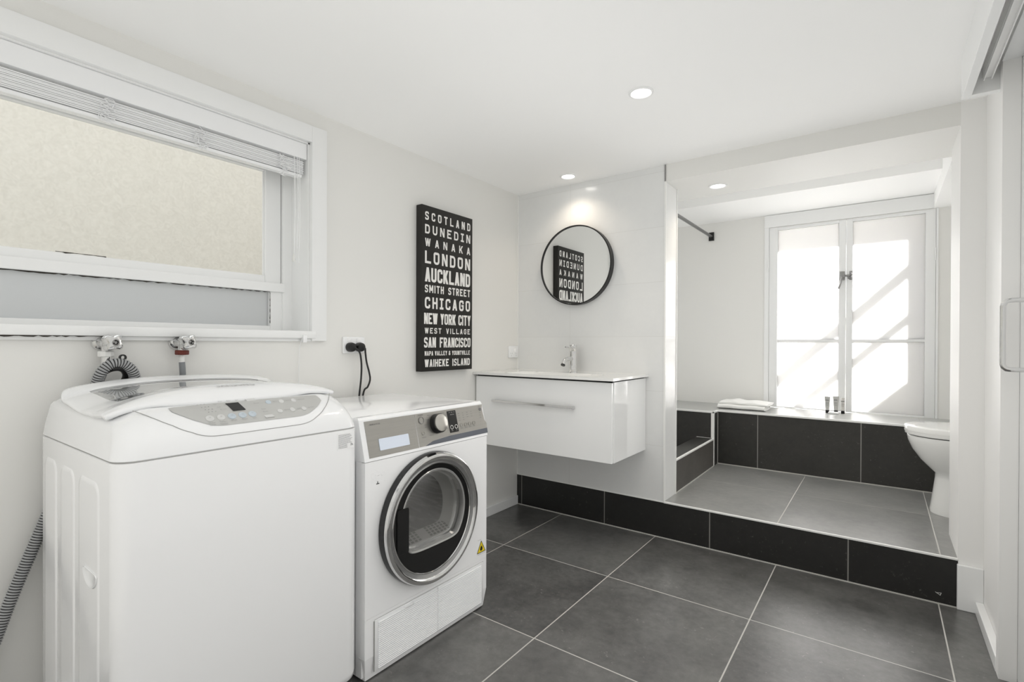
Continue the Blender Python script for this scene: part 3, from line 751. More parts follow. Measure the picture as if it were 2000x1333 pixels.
# faceplate outline and silver control panel following the cover profile
def cov(y, ff, dz=.0):   # point on the front slope of the cover
    z = prof_at(ff); sl = .6
    return (WX1-ff+dz*.6, y, z+dz)
def fmap(y, s): return s  # s = inset from the front face
def patch(b, y0, y1, lo, hi, n=40, m=10, dz=.0012):
    """strip between lower and upper inset curves (functions of 0..1)"""
    b.grid(lambda a, c: cov(y0+(y1-y0)*a, lo(a)+(hi(a)-lo(a))*c, dz), n, m)
hi = lambda a: .0935-.004*abs(2*a-1)**4
def lo_panel(a):
    e = abs(2*a-1); return .019+((.052 if a < .5 else .040)*(max(0, (e-.45)/.55))**2.6)
b = B(); patch(b, .478, .866, lo_panel, hi)
pnl = obj('control_panel', b, M['panelgrey'], wm)
ol = []
for i in range(61):
    a = i/60; y = .408+(.915-.408)*a; e = abs(2*a-1); ff = .0065+.086*(max(0, (e-.35)/.65))**3.0
    p = cov(y, ff, .0006); ol.append(p)
obj('faceplate_seam', B().tube(ol, .0009, 5), M['seam'], wm)
def pp(y, z):  # panel point from height
    ff = .02
    for i in range(200):
        ff = i*.0006
        if prof_at(ff) >= z: break
    return ff
def on_panel(y, z, dz=.002):
    return cov(y, pp(y, z), dz)
def ring_btn(name, y, z, r, m):
    c = Vector(on_panel(y, z, .0018)); nrm = Vector((.62, 0, .78))
    t = obj(name, B().lathe(c, nrm, [(r, -.0015), (r, .0006), (r*.86, .0012), (r*.8, .0008), (.0001, .0009)], 24), m, pnl)
    return c, nrm
def ptext(b, s, y, z, h, dz=.0032, **k):
    c = Vector(on_panel(y, z, dz)); upv = Vector((-.78, 0, .62))
    text_mesh(b, s, h, lambda x, v: c+Vector((0, x, 0))+upv*v, **k)
tb = B()
for y, z, cap, m in ((.548, .8815, ('Water', 'Level'), 'btn'), (.574, .8815, ('Temp./', 'Option'), 'btn'), (.600, .8815, ('Wash',), 'blue'), (.626, .8815, ('Rinse',), 'blue'), (.651, .8815, ('Spin',), 'blue')):
    c, nn = ring_btn('button', y, z, .0098, M[m])
    for i, w in enumerate(cap): ptext(tb, w, y, z-.0105-.005*i, .0062)
    ptext(tb, 'U', y, z+.0003, .006, .0042)
for y, z, cap, m in ((.712, .9035, 'Extra', 'blue'), (.748, .9030, 'Quick', 'btn'), (.784, .9025, 'Child Lock', 'btn'), (.726, .8815, 'Blanket', 'btn'), (.762, .8812, 'Wool', 'btn'), (.796, .8808, 'Air Turbo', 'btn')):
    ring_btn('button', y, z, .0075, M[m]); ptext(tb, cap, y+.012, z, .0048, align='LEFT')
b = B(); b.prism([on_panel(y, z, .0022) for y, z in ((.662, .9125), (.686, .9125), (.703, .868), (.680, .868))], (.0012, 0, .0015))
obj('start_pad', b, M['btn'], pnl, smooth=False)
ptext(tb, 'Power', .677, .902, .0055, .0045); ptext(tb, 'Start', .684, .8875, .006, .0045); ptext(tb, 'Pause', .685, .8815, .006, .0045)
b = B(); b.prism([on_panel(y, z, .0015) for y, z in ((.605, .9085), (.637, .9085), (.641, .892), (.610, .892))], (.0012, 0, .0012))
obj('display', b, M['blackg'], pnl, smooth=False)
for k, w in enumerate(('Wash', 'Rinse', 'Spin')): ptext(tb, w, .598+.021*k, .9125, .0045)
for k in range(4):
    for j in range(3):
        q = on_panel(.541+.008*j+.004*k, .9105-.0055*k, .0025); tb.box(q[0]-.0004, q[0]+.0004, q[1]-.0013, q[1]+.0013, q[2]-.0004, q[2]+.0004)
for k, w in enumerate(('Hot', 'Cold', 'Air Turbo')): ptext(tb, w, .575+.003*k, .9075-.0055*k, .0042, align='LEFT')
obj('panel_lettering', tb, M['inkg'], pnl, smooth=False)
# energy sticker on the front
stb = obj('instruction_sticker', B().box(WX1, WX1+.0006, .880, .938, .754, .803), M['sticker'], wm, smooth=False)
b = B(); r_ = random.Random(4)
for k in range(13):
    z = .797-.0032*k; x0 = .884; x1 = .884+.049*(.75+.25*r_.random()) if k < 9 else .884+.030
    y = x0
    while y < x1:
        w = r_.uniform(.002, .006); b.box(WX1+.0006, WX1+.0009, y, min(y+w, x1), z-.0006, z+.0006); y += w+.0008
for (yy, zz) in ((.926, .762), (.931, .762), (.926, .766), (.9295, .765)): b.box(WX1+.0006, WX1+.0009, yy, yy+.003, zz, zz+.0028)
obj('sticker_print', b, M['inkg'], stb, smooth=False)
# pressed side panels and grip
for x0, x1, zt in ((-1.842, -1.722, .757), (-1.682, -1.560, .757), (-1.526, -1.372, .757)):
    o2 = rrect(x1-x0, zt-.06, .03, 6, (x0+x1)/2, (zt+.06)/2); i1 = rrect(x1-x0-.010, zt-.07, .026, 6, (x0+x1)/2, (zt+.06)/2); i2 = rrect(x1-x0-.026, zt-.086, .02, 6, (x0+x1)/2, (zt+.06)/2)
    obj('pressed_panel', B().rings([[(x, WYa+.0003, z) for x, z in o2], [(x, WYa-.0018, z) for x, z in i1], [(x, WYa-.0020, z) for x, z in i2]], False, True), M['appl'], wm, auto=70)
gr = []
for y, k in ((WYa-.0022, 1.0), (WYa-.0045, .96), (WYa-.0045, .88), (WYa-.0022, .80)):
    ring = []
    for i in range(25):
        a = PI*i/24; ring.append((-1.4325-.052*k*math.cos(a), y, .548-.036*k*math.sin(a)))
    for i in range(1, 12): ring.append((-1.4325+.052*k-.104*k*i/12, y, .548+.004*k))
    gr.append(ring)
obj('side_grip', B().rings(gr, False, True), M['applplastic'], wm)

# ================================================================== DRYER
DX, DY0, DY1, DH = -1.285, .990, 1.592, .83
DC, DZ, = 1.270, .455
dr = thing('tumble_dryer', 'white front loading dryer with grey control strip and round chrome door', 'clothes dryer', (-1.58, 1.29, 0))
db = B()
db.box(-1.87, DX-.02, DY0+.004, DY1, .012, .812)
obj('cabinet', B().box(-1.87, DX-.048, DY0+.002, DY0+.012, .012, .80).box(-1.87, DX-.048, DY1-.012, DY1-.002, .012, .80).box(DX-.05, DX-.018, DY0+.002, DY0+.012, .012, .694).box(DX-.05, DX-.018, DY1-.012, DY1-.002, .012, .694).box(-1.87, -1.855, DY0+.004, DY1-.004, .012, .812).box(-1.87, DX-.03, DY0+.004, DY1-.004, .012, .03).box(-1.87, DX-.03, DY0+.006, DY1-.006, .78, .80), M['appl'], dr, smooth=False)
db.bm.free()
obj('top_panel', B().box(-1.875, DX-.0602, DY0+.001, DY1+.002, .802, DH, .003, 2), M['appl'], dr)
# front with round opening
N = 64; Rg = .205
def sqp(a, y0, y1, z0, z1):
    c, s_ = math.cos(a), math.sin(a); ts = []
    if c > 1e-9: ts.append((y1-DC)/c)
    if c < -1e-9: ts.append((y0-DC)/c)
    if s_ > 1e-9: ts.append((z1-DZ)/s_)
    if s_ < -1e-9: ts.append((z0-DZ)/s_)
    t = min(ts); return (DC+t*c, DZ+t*s_)
angs = sorted([2*PI*i/N for i in range(N)]+[math.atan2(z-DZ, y-DC) % (2*PI) for y in (DY0+.001, DY1-.001) for z in (.20, .693)])
outer = [sqp(a, DY0+.001, DY1-.001, .20, .693) for a in angs]
fb = B().rings([[(DX-.02, DC+Rg*math.cos(a), DZ+Rg*math.sin(a)) for a in angs], [(DX, DC+Rg*math.cos(a), DZ+Rg*math.sin(a)) for a in angs], [(DX, y, z) for y, z in outer], [(DX-.02, y, z) for y, z in outer]], False, False)
obj('front_panel', fb, M['appl'], dr, smooth=False)
kb = B().box(DX-.02, DX, DY0+.001, DY1-.001, .076, .1995)
kb.prism([(DX-.02, DY0+.001, .075), (DX, DY0+.001, .075), (DX-.012, DY0+.012, .004), (DX-.02, DY0+.012, .004)], (0, .0, 0)) if False else None
kb.rings([[(DX-.03, DY0+.010, .004), (DX-.010, DY0+.010, .004), (DX-.010, DY1-.010, .004), (DX-.03, DY1-.010, .004)], [(DX-.03, DY0+.001, .076), (DX, DY0+.001, .076), (DX, DY1-.001, .076), (DX-.03, DY1-.001, .076)]])
obj('kick_panel', kb, M['appl'], dr, smooth=False)
# louvre flap
ly0, ly1, lz0, lz1 = 1.028, 1.568, .014, .188
fl = obj('louvre_flap', B().box(DX-.002, DX+.0035, ly0, ly1, lz0+.012, lz1, .002), M['applplastic'], dr)
b = B()
b.box(DX+.0005, DX+.0020, ly0-.0035, ly0, lz0+.012, lz1-.002); b.box(DX+.0005, DX+.001, ly1, ly1+.0015, lz0+.012, lz1+.002); b.box(DX+.0005, DX+.001, ly0, ly1, lz1, lz1+.0012)
obj('flap_gap', b, M['seam'], fl, smooth=False)
ns = 24
for k in range(ns):
    z = lz1-.010-(lz1-lz0-.030)*k/(ns-1)
    ya = ly0+.012; yb = ly1-.014
    o_ = obj('louvre', B().prism([(DX+.0034, ya, z-.0022), (DX+.0075, ya, z-.0020), (DX+.0060, ya, z+.0008), (DX+.0034, ya, z+.0016)], (0, yb-ya, 0)), M['applplastic'], fl, smooth=False)
obj('flap_divider', B().box(DX+.0030, DX+.0080, 1.3065, 1.3085, lz0+.014, lz1-.002), M['applplastic'], fl, smooth=False)
obj('flap_latch', B().box(DX+.002, DX+.009, 1.148, 1.190, lz1-.014, lz1-.004, .002), M['applplastic'], fl)
# console
def con(y, z, d=0):  # slanted console plane
    return (DX-(z-.69)*.25+d*.97, y, z+d*.24)
cb = B().rings([[(DX+.0005, DY0, .695), (DX+.0005, DY1+.004, .695), (DX-.05, DY1+.004, .695), (DX-.05, DY0, .695)],
  [(DX-.001, DY0, .699), (DX-.001, DY1+.005, .699), (DX-.05, DY1+.005, .699), (DX-.05, DY0, .699)],
  [con(DY0, .822), con(DY1+.005, .822), (DX-.06, DY1+.005, .822), (DX-.06, DY0, .822)],
  [(DX-.040, DY0+.002, DH), (DX-.040, DY1+.003, DH), (DX-.06, DY1+.003, DH), (DX-.06, DY0+.002, DH)]])
con_o = obj('console', cb, M['applplastic'], dr, smooth=False)
obj('console_seam', B().box(DX-.004, DX+.0002, DY0+.002, DY1, .6935, .6955), M['seam'], dr, smooth=False)
def cplate(name, y0, y1, z0, z1, d, m, par, r=0, th=.0015, skew=0):
    if r: pts2 = rrect(y1-y0, z1-z0, r, 5, (y0+y1)/2, (z0+z1)/2)
    else: pts2 = [(y0, z0), (y1, z0), (y1, z1), (y0, z1)]
    return obj(name, B().rings([[con(y, z, d) for y, z in pts2], [con(y, z, d+th) for y, z in pts2]]), m, par, smooth=False)
cplate('fascia_strip', 1.009, 1.2215, .7035, .817, .0, M['steel'], con_o)
pts2 = [(1.2235, .704), (1.600, .704), (1.603, .742), (1.594, .755), (1.590, .80), (1.596, .817), (1.2235, .817)]
obj('fascia_strip', B().rings([[con(y, z, 0) for y, z in pts2], [con(y, z, .0015) for y, z in pts2]]), M['steel'], con_o, smooth=False)
obj('dark_strip', B().rings([[con(y, z, dd) for y, z in ((1.25, .704), (1.600, .704), (1.601, .723), (1.38, .722), (1.29, .716))] for dd in (.0012, .0022)]), mat('blue_grey_plastic', (.13, .14, .165), .25, .3), con_o, smooth=False)
cplate('drawer_window', 1.054, 1.181, .721, .7575, .001, M['drawerwin'], con_o, r=.003, th=.0022)
cplate('display', 1.385, 1.433, .731, .8105, .001, M['black'], con_o, r=.002, th=.0012)
kc = con(1.325, .773, 0); kn = Vector((.97, 0, .24))
kn_o = obj('dial', B().lathe(kc, kn, [(.036, .0), (.036, .004), (.0345, .021), (.0325, .0225), (.031, .023)], 48, False, True), M['black'], con_o)
obj('dial_cap', B().lathe(kc, kn, [(.0315, .020), (.0315, .027), (.029, .0285), (.0001, .0285)], 48), mat('spun_metal', (.62, .60, .56), .25, .9), kn_o)
def cring(y, z, r, m, w=.14, par=None, name='button'):
    return obj(name, B().lathe(con(y, z, .0015), kn, [(r, 0), (r, .0016), (r*(1-w), .0018), (r*(1-w), .0008), (.0001, .0010)], 24), m, par or con_o)
pb = cring(1.251, .793, .0125, M['steel']); obj('button_ring', B().lathe(con(1.251, .793, .003), kn, [(.0128, 0), (.0128, .001), (.0108, .001), (.0108, 0)], 28), M['chromed'], pb)
for y in (1.397, 1.421):
    q = cring(y, .7505, .0078, M['black']); obj('button_ring', B().lathe(con(y, .7505, .0034), kn, [(.0080, 0), (.0080, .0008), (.0062, .0008), (.0062, 0)], 24), M['ink'], q)
for k in range(4): cring(1.452+.0245*k, .7525-.0006*k, .0075, M['steel'], .1)
cring(1.578, .799, .0068, mat('grey_icon', (.2,.2,.2), .4), .3); cring(1.250, .748, .0068, M['steel'], .15)
def ctext(b, s_, y, z, h, d=.0020, **k):
    text_mesh(b, s_, h, lambda x, v: con(y+x, z+v, d), **k)
b = B()
ctext(b, 'POWER', 1.2505, .811, .0058, sx=1.2); ctext(b, 'KEYLOCK', 1.252, .734, .0045)
for s_, y, z in (('Sheets', 1.288, .807), ('Delicate', 1.283, .792), ('Heavy', 1.268, .775), ('Bulky', 1.268, .768), ('Freshen Up', 1.290, .737), ('Warm Up', 1.36, .807), ('Easy Iron', 1.372, .797), ('Timed', 1.376, .782), ('Dry', 1.374, .775), ('Airing', 1.378, .765), ('Rack', 1.376, .750), ('Dry', 1.376, .743)):
    ctext(b, s_, y, z, .0045)
for k, s_ in enumerate(('Damp', 'Dry', 'Extra', 'Low')): 
    for j in range(4-(k > 1)): ctext(b, s_, 1.447+.0245*k, .796-.0085*j, .0042)
for k, s_ in enumerate(('Dryness', 'Wrinkle', 'Options', 'Delay')): ctext(b, s_, 1.452+.0245*k, .7405, .0045)
ctext(b, 'SmartDrive', 1.577, .8095, .0040)
for j in range(3): ctext(b, 'Sensor', 1.573, .786-.009*j, .0040)
ctext(b, 'FISHER & PAYKEL', 1.028, .8045, .0056, align='LEFT')
obj('console_lettering', b, M['inkd'], con_o, smooth=False)
b = B(); ctext(b, 'TIME TO GO', 1.409, .796, .0040, .0040); 
for k in range(3): ctext(b, ('Wet', 'Damp', 'Dry')[k], 1.396+.013*k, .8045, .0034, .0040)
ctext(b, 'Pause', 1.397, .7385, .0036, .0040); ctext(b, 'Start', 1.421, .7385, .0036, .0040)
obj('display_lettering', b, M['ink'], con_o, smooth=False)
# door
dx = DX
ring = B().lathe((dx, DC, DZ), (1, 0, 0), [(.222, .0), (.2285, .003), (.2290, .018), (.2265, .027)], 96)
door = obj('door', ring, mat('dark_grey_rim', (.022, .022, .023), .25, .2), dr)
obj('chrome_ring', B().lathe((dx, DC, DZ), (1, 0, 0), [(.2265, .027), (.2230, .036), (.2150, .0395), (.2080, .0375), (.2035, .031)], 96), M['chrome'], door)
obj('grey_ring', B().lathe((dx, DC, DZ), (1, 0, 0), [(.2035, .031), (.1985, .0285), (.1920, .0255)], 96), mat('satin_grey_ring', (.40, .40, .40), .3, .85), door)
obj('inner_chrome_ring', B().lathe((dx, DC, DZ), (1, 0, 0), [(.1925, .0255), (.1910, .0275), (.1880, .0275), (.1865, .024)], 96), M['chrome'], door)
# black face with glass opening (circle with flattened bottom)
def gshape(r, zb, n=72, cy=DC+.004, cz=DZ+.012, rc=.05):
    out = []
    for i in range(n):
        a = 2*PI*i/n-PI/2; y = cy+r*math.cos(a); z = cz+r*math.sin(a)
        # soft clamp to the flat, slightly tilted bottom line
        zl = zb
        if z < zl+.02:
            t = (zl+.02-z); z = zl+.02-.02*(1-math.exp(-t/.02))
        out.append((y, z))
    return out
g0 = gshape(.158, .352); g1 = gshape(.150, .359); 
co = [(DC+.1868*math.cos(2*PI*i/72-PI/2), DZ+.1868*math.sin(2*PI*i/72-PI/2)) for i in range(72)]
obj('black_face', B().rings([[(dx+.024, y, z) for y, z in co], [(dx+.0235, y, z) for y, z in g0], [(dx+.004, y, z) for y, z in g0]], False, False), M['blackg'], door)
obj('glass_lip', B().rings([[(dx+.0238, y, z) for y, z in g0], [(dx+.026, y, z) for y, z in gshape(.156, .354)], [(dx+.024, y, z) for y, z in g1], [(dx+.0, y, z) for y, z in g1]], False, False), mat('grey_lip', (.45, .45, .44), .2, .6), door)
obj('door_glass', B().rings([[(dx+.016-h, DC+.004+(y-DC-.004)*k, .47+(z-.47)*k) for y, z in g1] for k, h in ((1, 0), (.97, .014), (.93, .017))], False, True), M['doorglass'], door, smooth=False)
pk = rrect(.050, .150, .008, 5, 1.1235, .447)
obj('door_grip', B().rings([[(dx+.0245, y, z) for y, z in pk], [(dx+.027, y, z) for y, z in pk]]), M['black'], door)
# drum and lint filter seen through the glass
drumo = obj('drum', B().lathe((dx-.06, DC, DZ+.01), (-1, 0, 0), [(.20, -.04), (.20, .0), (.235, .03), (.235, .42), (.05, .45), (.0001, .44)], 48), M['drum'], dr)
obj('drum_back_plate', B().lathe((dx-.44, DC, DZ+.01), (1, 0, 0), [(.19, 0), (.17, .012), (.0001, .014)], 48), M['drum'], drumo)
vn = B().rings([[(dx-.004, y, z) for y, z in gshape(.165, .345)], [(dx-.03, y, z) for y, z in gshape(.150, .365)], [(dx-.055, y, z) for y, z in gshape(.128, .392, cy=DC-.004)]], False, False)
obj('drum_mouth', vn, M['lint'], dr)
lf = B()
lf.rings([[(dx-.008, 1.14, .366), (dx-.008, 1.395, .366), (dx-.05, 1.375, .388), (dx-.05, 1.16, .388)], [(dx-.008, 1.14, .374), (dx-.008, 1.395, .374), (dx-.05, 1.375, .396), (dx-.05, 1.16, .396)]])
lfo = obj('lint_filter', lf, M['lint'], dr, smooth=False)
b = B()
for k in range(13):
    if 5 <= k <= 6: continue
    for j in range(4):
        y = 1.16+.018*k; t0 = j/4+.04; t1 = t0+.17
        P = lambda yy, t: (dx-.008-.042*t, yy, .3745+.022*t)
        b.quad(P(y, t0), P(y+.011, t0), P(y+.011, t1), P(y, t1))
obj('filter_slots', b, M['gap'], lfo, smooth=False)
# small marks on the dryer front
wt = obj('warning_triangle', B().prism([(DX+.0002, 1.533, .230), (DX+.0002, 1.583, .230), (DX+.0002, 1.558, .275)], (.0006, 0, 0)), M['yellow'], dr, smooth=False)
b = B(); strokes(b.bm, [Vector(p) for p in ((1.533, .230), (1.583, .230), (1.558, .275), (1.533, .230))], .0026, lambda v: (DX+.0010, v.x, v.y))
fl2 = [(0, -.011), (.006, -.009), (.008, -.003), (.006, .004), (.002, .012), (.0015, .006), (-.003, .008), (-.005, .002), (-.008, -.002), (-.006, -.009)]
b.bm.faces.new([b.bm.verts.new((DX+.0010, 1.558+y, .247+z)) for y, z in fl2])
obj('flame_symbol', b, M['black'], wt, smooth=False)
b = B(); text_mesh(b, 'WARNING: FIRE RISK', .005, lambda x, y: (DX+.0006, 1.558+x, .224+y)); text_mesh(b, 'CAUTION', .005, lambda x, y: (DX+.0006, 1.548+x, .281+y))
obj('warning_lettering', b, M['inkg'], dr, smooth=False)
b = B().box(DX, DX+.0005, 1.034, 1.046, .618, .621).box(DX, DX+.0005, 1.038, 1.041, .621, .627)
obj('small_mark', b, M['inkd'], dr, smooth=False)
b = B(); r_ = random.Random(12)
for k in range(46):
    y = 1.012+r_.random()*.06; z = .615+r_.random()*.045; w = r_.uniform(.001, .006); h = r_.uniform(.0008, .004)
    b.box(DX, DX+.0003, y, y+w, z, z+h)
obj('glue_residue', b, M['sticker'], dr, smooth=False)

# ================================================================== POSTER
po = thing('wall_canvas', 'tall black canvas listing place names in cream capitals', 'wall art', (XL, 2.02, .921))
PX, PY0, PY1, PZ0, PZ1 = XL+.042, 1.821, 2.222, .919, 1.787
obj('canvas', B().box(XL+.001, PX, PY0, PY1, PZ0, PZ1, .002), M['canvas'], po)
lines = [('SCOTLAND', 138, 193, .75), ('DUNEDiN', 222, 282, .6), ('WANAKA', 312, 365, 1.05), ('LONDON', 395, 477, .42), ('AUCKLAND', 503, 597, .14), ('SMITH STREET', 617, 668, .34), ('CHiCAGO', 697, 773, .42), ('NEW YORK CITY', 802, 875, .12), ('WEST VILLAGE', 900, 937, .48), ('SAN FRANCISCO', 962, 1030, .14), ('NAPA VALLEY & YOUNTVILLE', 1053, 1083, .22), ('WAIHEKE ISLAND', 1108, 1158, .22)]
for txt, a, c, gap in lines:
    z1 = PZ1-(a-98)/1089*(PZ1-PZ0); z0 = PZ1-(c-98)/1089*(PZ1-PZ0)
    ext = .005 if txt[:3] in ('NEW', 'SAN') else 0
    y0 = 1.844-ext; wdt = .358+2*ext
    b = B(); letter_line(b, txt, wdt, z1-z0, gap, lambda x, y, y0=y0, z0=z0: Vector((PX+.0006, y0+x, z0+y)), sp=.8 if txt[0] in 'SW' else .5)
    obj('lettering', b, M['ink'], po, smooth=False, recalc=False)

# ================================================================== MIRROR
mi = thing('round_mirror', 'round wall mirror with thin black frame above the vanity', 'mirror', (-1.50, YB, 1.305))
mc = (-1.500, YB, 1.545); RM = .242
obj('frame', B().lathe(mc, (0, -1, 0), [(RM-.02, .001), (RM, .001), (RM, .040), (RM-.007, .040), (RM-.007, .030)], 96), M['black'], mi)
obj('mirror_glass', B().lathe(mc, (0, -1, 0), [(RM-.007, .0335), (.0001, .0335)], 96), M['mirror'], mi, smooth=False)

# ================================================================== VANITY
vy = 2.298
va = thing('vanity_cabinet', 'wall hung glossy white vanity cabinet with one wide drawer', 'bathroom cabinet', (-1.5, 2.5, .473))
obj('carcass', B().box(-1.944, -1.926, vy+.019, YB-.002, .474, .8765, .001).box(-1.080, -1.062, vy+.019, YB-.002, .474, .8765, .001).box(-1.927, -1.079, vy+.019, YB-.002, .474, .490).box(-1.927, -1.079, YB-.02, YB-.002, .49, .872), M['gloss'], va, smooth=False)
dw = obj('drawer_front', B().box(-1.938, -1.066, vy, vy+.018, .474, .874, .0012), M['van'], va, smooth=False)
obj('handle', B().box(-1.800, -1.272, vy-.028, vy-.020, .732, .745, .0008).box(-1.800, -1.788, vy-.022, vy, .733, .744).box(-1.284, -1.272, vy-.022, vy, .733, .744), M['chrome'], dw, smooth=False)
obj('shadow_gap', B().box(-1.935, -1.07, vy+.012, vy+.03, .874, .883).box(-1.085, -1.07, vy+.012, YB-.01, .8765, .883), M['gap'], va, smooth=False)
bs = thing('wash_basin', 'white ceramic basin top on the vanity cabinet', 'basin', (-1.5, 2.5, .883))
bx0, bx1, by0, by1 = XL+.002, -1.048, 2.276, YB-.001
def bz(x, y):
    u = (x+1.50)/.285; v = (y-2.455)/.125
    d = (abs(u)**5+abs(v)**4)
    k = max(0, 1-d); k = min(1, k*1.6); k = k*k*(3-2*k)
    lip = .0025 if (min(x-bx0, bx1-x) < .012 or y-by0 < .012) else 0
    return .8955+lip-.085*k
b = B(); b.grid(lambda a, c: (bx0+(bx1-bx0)*a, by0+(by1-by0)*c, bz(bx0+(bx1-bx0)*a, by0+(by1-by0)*c)), 110, 60)
b.rings([[(bx0, by0, .898), (bx1, by0, .898), (bx1, by1, .898), (bx0, by1, .898)], [(bx0, by0, .884), (bx1, by0, .884), (bx1, by1, .884), (bx0, by1, .884)]], False, False)
obj('basin', b, M['ceramic'], bs, auto=50)
obj('overflow_hole', B().lathe((-1.505, 2.579, .876), (0, -1, .25), [(.010, 0), (.010, .003), (.0065, .003), (.0065, 0)], 20).lathe((-1.505, 2.579, .876), (0, -1, .25), [(.0065, .001), (.0001, .001)], 16), M['chromed'], bs)
tp = thing('basin_mixer', 'chrome basin mixer tap with short curved spout', 'tap', (-1.487, 2.662, .8955))
tx, ty = -1.487, 2.662
obj('body', B().lathe((tx, ty, .8955), (0, 0, 1), [(.028, 0), (.028, .005), (.024, .006), (.0235, .126)], 32, True, True), M['chrome'], tp)
hd = obj('lever_cap', B().lathe((tx, ty, 1.0225), (0, 0, 1), [(.0225, 0), (.0235, .0015), (.0235, .036), (.0215, .038)], 32, True, True), M['chrome'], tp)
obj('lever_pin', B().cyl((tx, ty-.018, 1.046), (0, -1, .02), .0055, .072, 16, .001), M['chrome'], hd)
obj('spout', B().tube(smooth_path([(tx, ty-.01, .976), (tx, ty-.05, .978), (tx, ty-.085, .974), (tx, ty-.105, .962), (tx, ty-.118, .944)]), .0125, 18), M['chrome'], tp)
obj('aerator', B().cyl((tx, ty-.1165, .946), (0, -.55, -.83), .0128, .006, 20), M['black'], tp)

# ================================================================== SHOWER ROD
ro = thing('shower_rod', 'dark metal shower curtain rod ending at a square wall flange', 'shower rod', (-1.123, 3.6, 1.95))
rx, rz = -1.123, 1.945
obj('rod', B().tube([(rx, 2.93, rz), (rx, 4.298, rz)], .0118, 18), mat('gunmetal', (.20, .20, .20), .3, .9), ro)
obj('wall_flange', B().box(rx-.020, rx+.020, YW-.012, YW-.0005, rz-.034, rz+.034, .002), M['black'], ro)
obj('wall_flange', B().box(rx-.020, rx+.020, 2.9265, 2.938, rz-.034, rz+.012, .002), M['black'], ro)

# ================================================================== TOWEL
tw_ = thing('folded_towel', 'white towel folded flat on the window ledge', 'towel', (-.82, 4.1, ZL))
def towel(x0, x1, y0, y1, z0, h, amp, ph):
    def f(a, c):
        # closed shape round the y-z section, c 0..1 round the loop
        x = x0+(x1-x0)*a
        ang = 2*PI*c; w = (y1-y0)/2; cy = (y0+y1)/2
        cy_ = math.copysign(abs(math.cos(ang))**.45, math.cos(ang)); sz = math.copysign(abs(math.sin(ang))**.55, math.sin(ang))
        hh = h*(1+amp*(math.exp(-((a-.28)/.13)**2)*1.0+.45*math.exp(-((a-.68)/.18)**2)+.1*math.sin(9*a+ph)))
        z = z0+(hh/2*(1+sz) if sz > 0 else h/2*(1+sz)*1.0)
        return (x+.006*math.sin(5*c*2*PI+ph)*.5, cy+w*cy_+.004*math.sin(13*a+ph+c*6), z)
    return B().grid(f, 44, 32)
def closed_towel(*a):
    b = towel(*a); bmesh.ops.remove_doubles(b.bm, verts=b.bm.verts, dist=.0002)
    bmesh.ops.holes_fill(b.bm, edges=[e for e in b.bm.edges if e.is_boundary], sides=0); return b
obj('towel_fold', closed_towel(-.985, -.668, 3.955, 4.19, ZL+.001, .036, .05, .5), M['towel'], tw_)
obj('towel_fold', closed_towel(-.975, -.650, 3.975, 4.205, ZL+.034, .017, .9, 1.7), M['towel'], tw_)

# ================================================================== TOILETRIES
def toiletry(x, y, h, w, label, clear=False):
    t = thing('toiletry_tube', label, 'toiletry tube', (x, y, ZL), 'toiletry tubes on the ledge')
    cap = obj('cap', B().lathe((x, y, ZL), (0, 0, 1), [(w*.30, 0), (w*.33, .002), (w*.34, .019), (w*.30, .020)], 20, True, True), M['black'], t)
    rg = []
    for k in range(9):
        f = k/8; rx_ = (w*.34+(w*.5-w*.34)*f) if not clear else w*.36; ry = w*.34*(1-f)+.0012*f if not clear else w*.36*(1 if f < .85 else .8)
        z = ZL+.022+(h-.022)*f
        rg.append([(x+rx_*math.cos(2*PI*i/24), y+ry*math.sin(2*PI*i/24), z) for i in range(24)])
    body = obj('tube_body', B().rings(rg), M['tubeclear' if clear else 'tube'], t)
    b = B(); yy = y-w*.36-.0006
    for zz, ww, hh in ((.76, .62, .006), (.60, .45, .003), (.52, .5, .0015), (.46, .4, .0015)):
        xx = x-w*ww*.5
        while xx < x+w*ww*.4:
            b.box(xx, xx+.003, yy-.0004, yy, ZL+h*zz, ZL+h*zz+hh); xx += .0042
    obj('tube_print', b, M['inkd'], body, smooth=False)
    return t
toiletry(-.308, 4.183, .115, .034, 'small grey toiletry tube, leftmost of the three on the ledge')
toiletry(-.259, 4.205, .118, .037, 'small grey toiletry tube standing behind the white soap')
toiletry(-.218, 4.200, .110, .034, 'pale clear toiletry bottle with black cap before the window mullion', True)
tag(obj('wrapped_soap', B().box(-.300, -.238, 4.13, 4.168, ZL, ZL+.014, .006, 3), M['sticker']), 'small white wrapped soap in front of the toiletry tubes', 'soap')

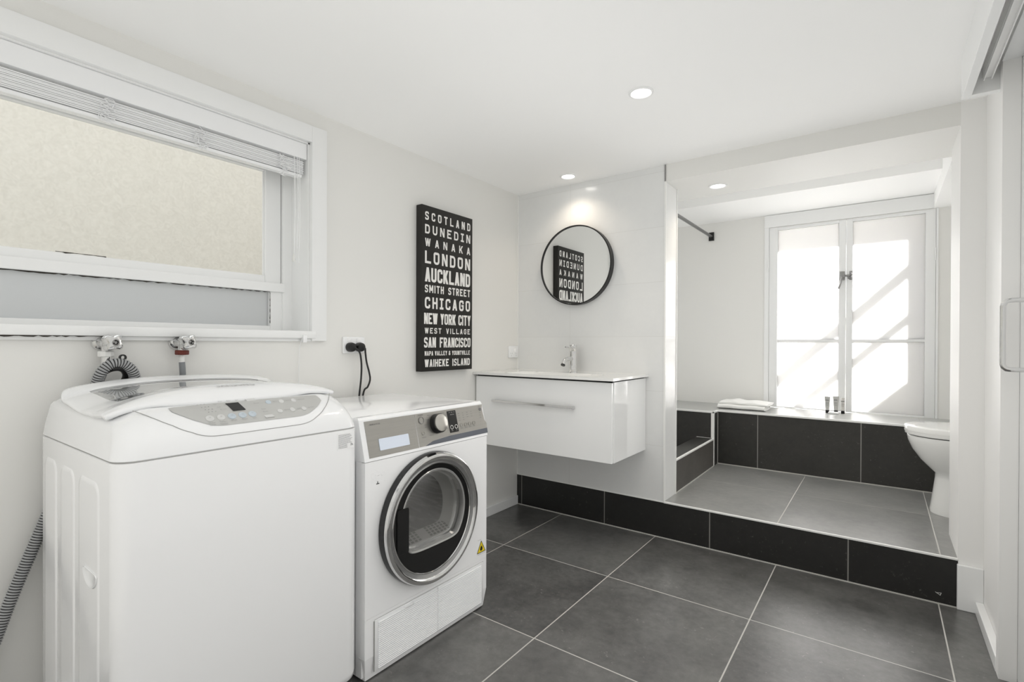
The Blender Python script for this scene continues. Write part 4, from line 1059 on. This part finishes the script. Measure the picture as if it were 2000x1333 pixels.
# ================================================================== TOILET
to = thing('toilet', 'white toilet with closed lid partly hidden behind the right pillar', 'toilet', (.42, 3.45, ZS))
TC = 3.455
def oval(xf, xb, hw, z, n=40, p=2.2):
    out = []; xm = xf+hw*1.15
    for i in range(n):
        a = 2*PI*i/n; c, s_ = math.cos(a), math.sin(a)
        if c < 0: x = xm+(xm-xf)*math.copysign(abs(c)**(2/p), c)
        else: x = xm+(xb-xm)*math.copysign(abs(c)**(2/4), c)
        out.append((x, TC+hw*math.copysign(abs(s_)**(2/p), s_), z))
    return out
obj('bowl', B().rings([oval(.203, .62, .108, ZS), oval(.203, .62, .108, ZS+.02), oval(.213, .62, .098, ZS+.10), oval(.222, .62, .092, ZS+.18), oval(.222, .60, .095, ZS+.205), oval(.198, .60, .112, ZS+.228), oval(.160, .60, .138, ZS+.27), oval(.128, .60, .158, ZS+.32), oval(.110, .60, .171, ZS+.365), oval(.106, .60, .176, ZS+.392), oval(.109, .60, .175, ZS+.396)]), M['ceramic'], to, auto=60)
obj('shadow_joint', B().rings([oval(.112, .60, .172, ZS+.396), oval(.112, .60, .172, ZS+.401)]), M['gap'], to)
obj('seat', B().rings([oval(.101, .56, .181, ZS+.401), oval(.0965, .56, .185, ZS+.404), oval(.0955, .56, .186, ZS+.418), oval(.097, .56, .185, ZS+.4192)]), M['ceramic'], to)
obj('lid', B().rings([oval(.097, .56, .185, ZS+.4193), oval(.0950, .56, .1865, ZS+.4205), oval(.0950, .56, .1865, ZS+.442), oval(.0975, .56, .1845, ZS+.4455), oval(.102, .56, .181, ZS+.4468), oval(.15, .54, .14, ZS+.4475)]), M['ceramic'], to, auto=50)
obj('cistern', B().box(.62, .84, TC-.19, TC+.19, ZS+.40, ZS+.80, .02, 3).box(.55, .80, TC-.1, TC+.1, ZS, ZS+.42, .02), M['ceramic'], to)

# small chip on the step riser
b = B(); strokes(b.bm, [Vector(p) for p in ((.180, .046), (.196, .036), (.199, .046), (.186, .044))], .0016, lambda v: (v.x, YB-.0008, v.y))
struct('trim_17', b, M['silicone'], smooth=False)
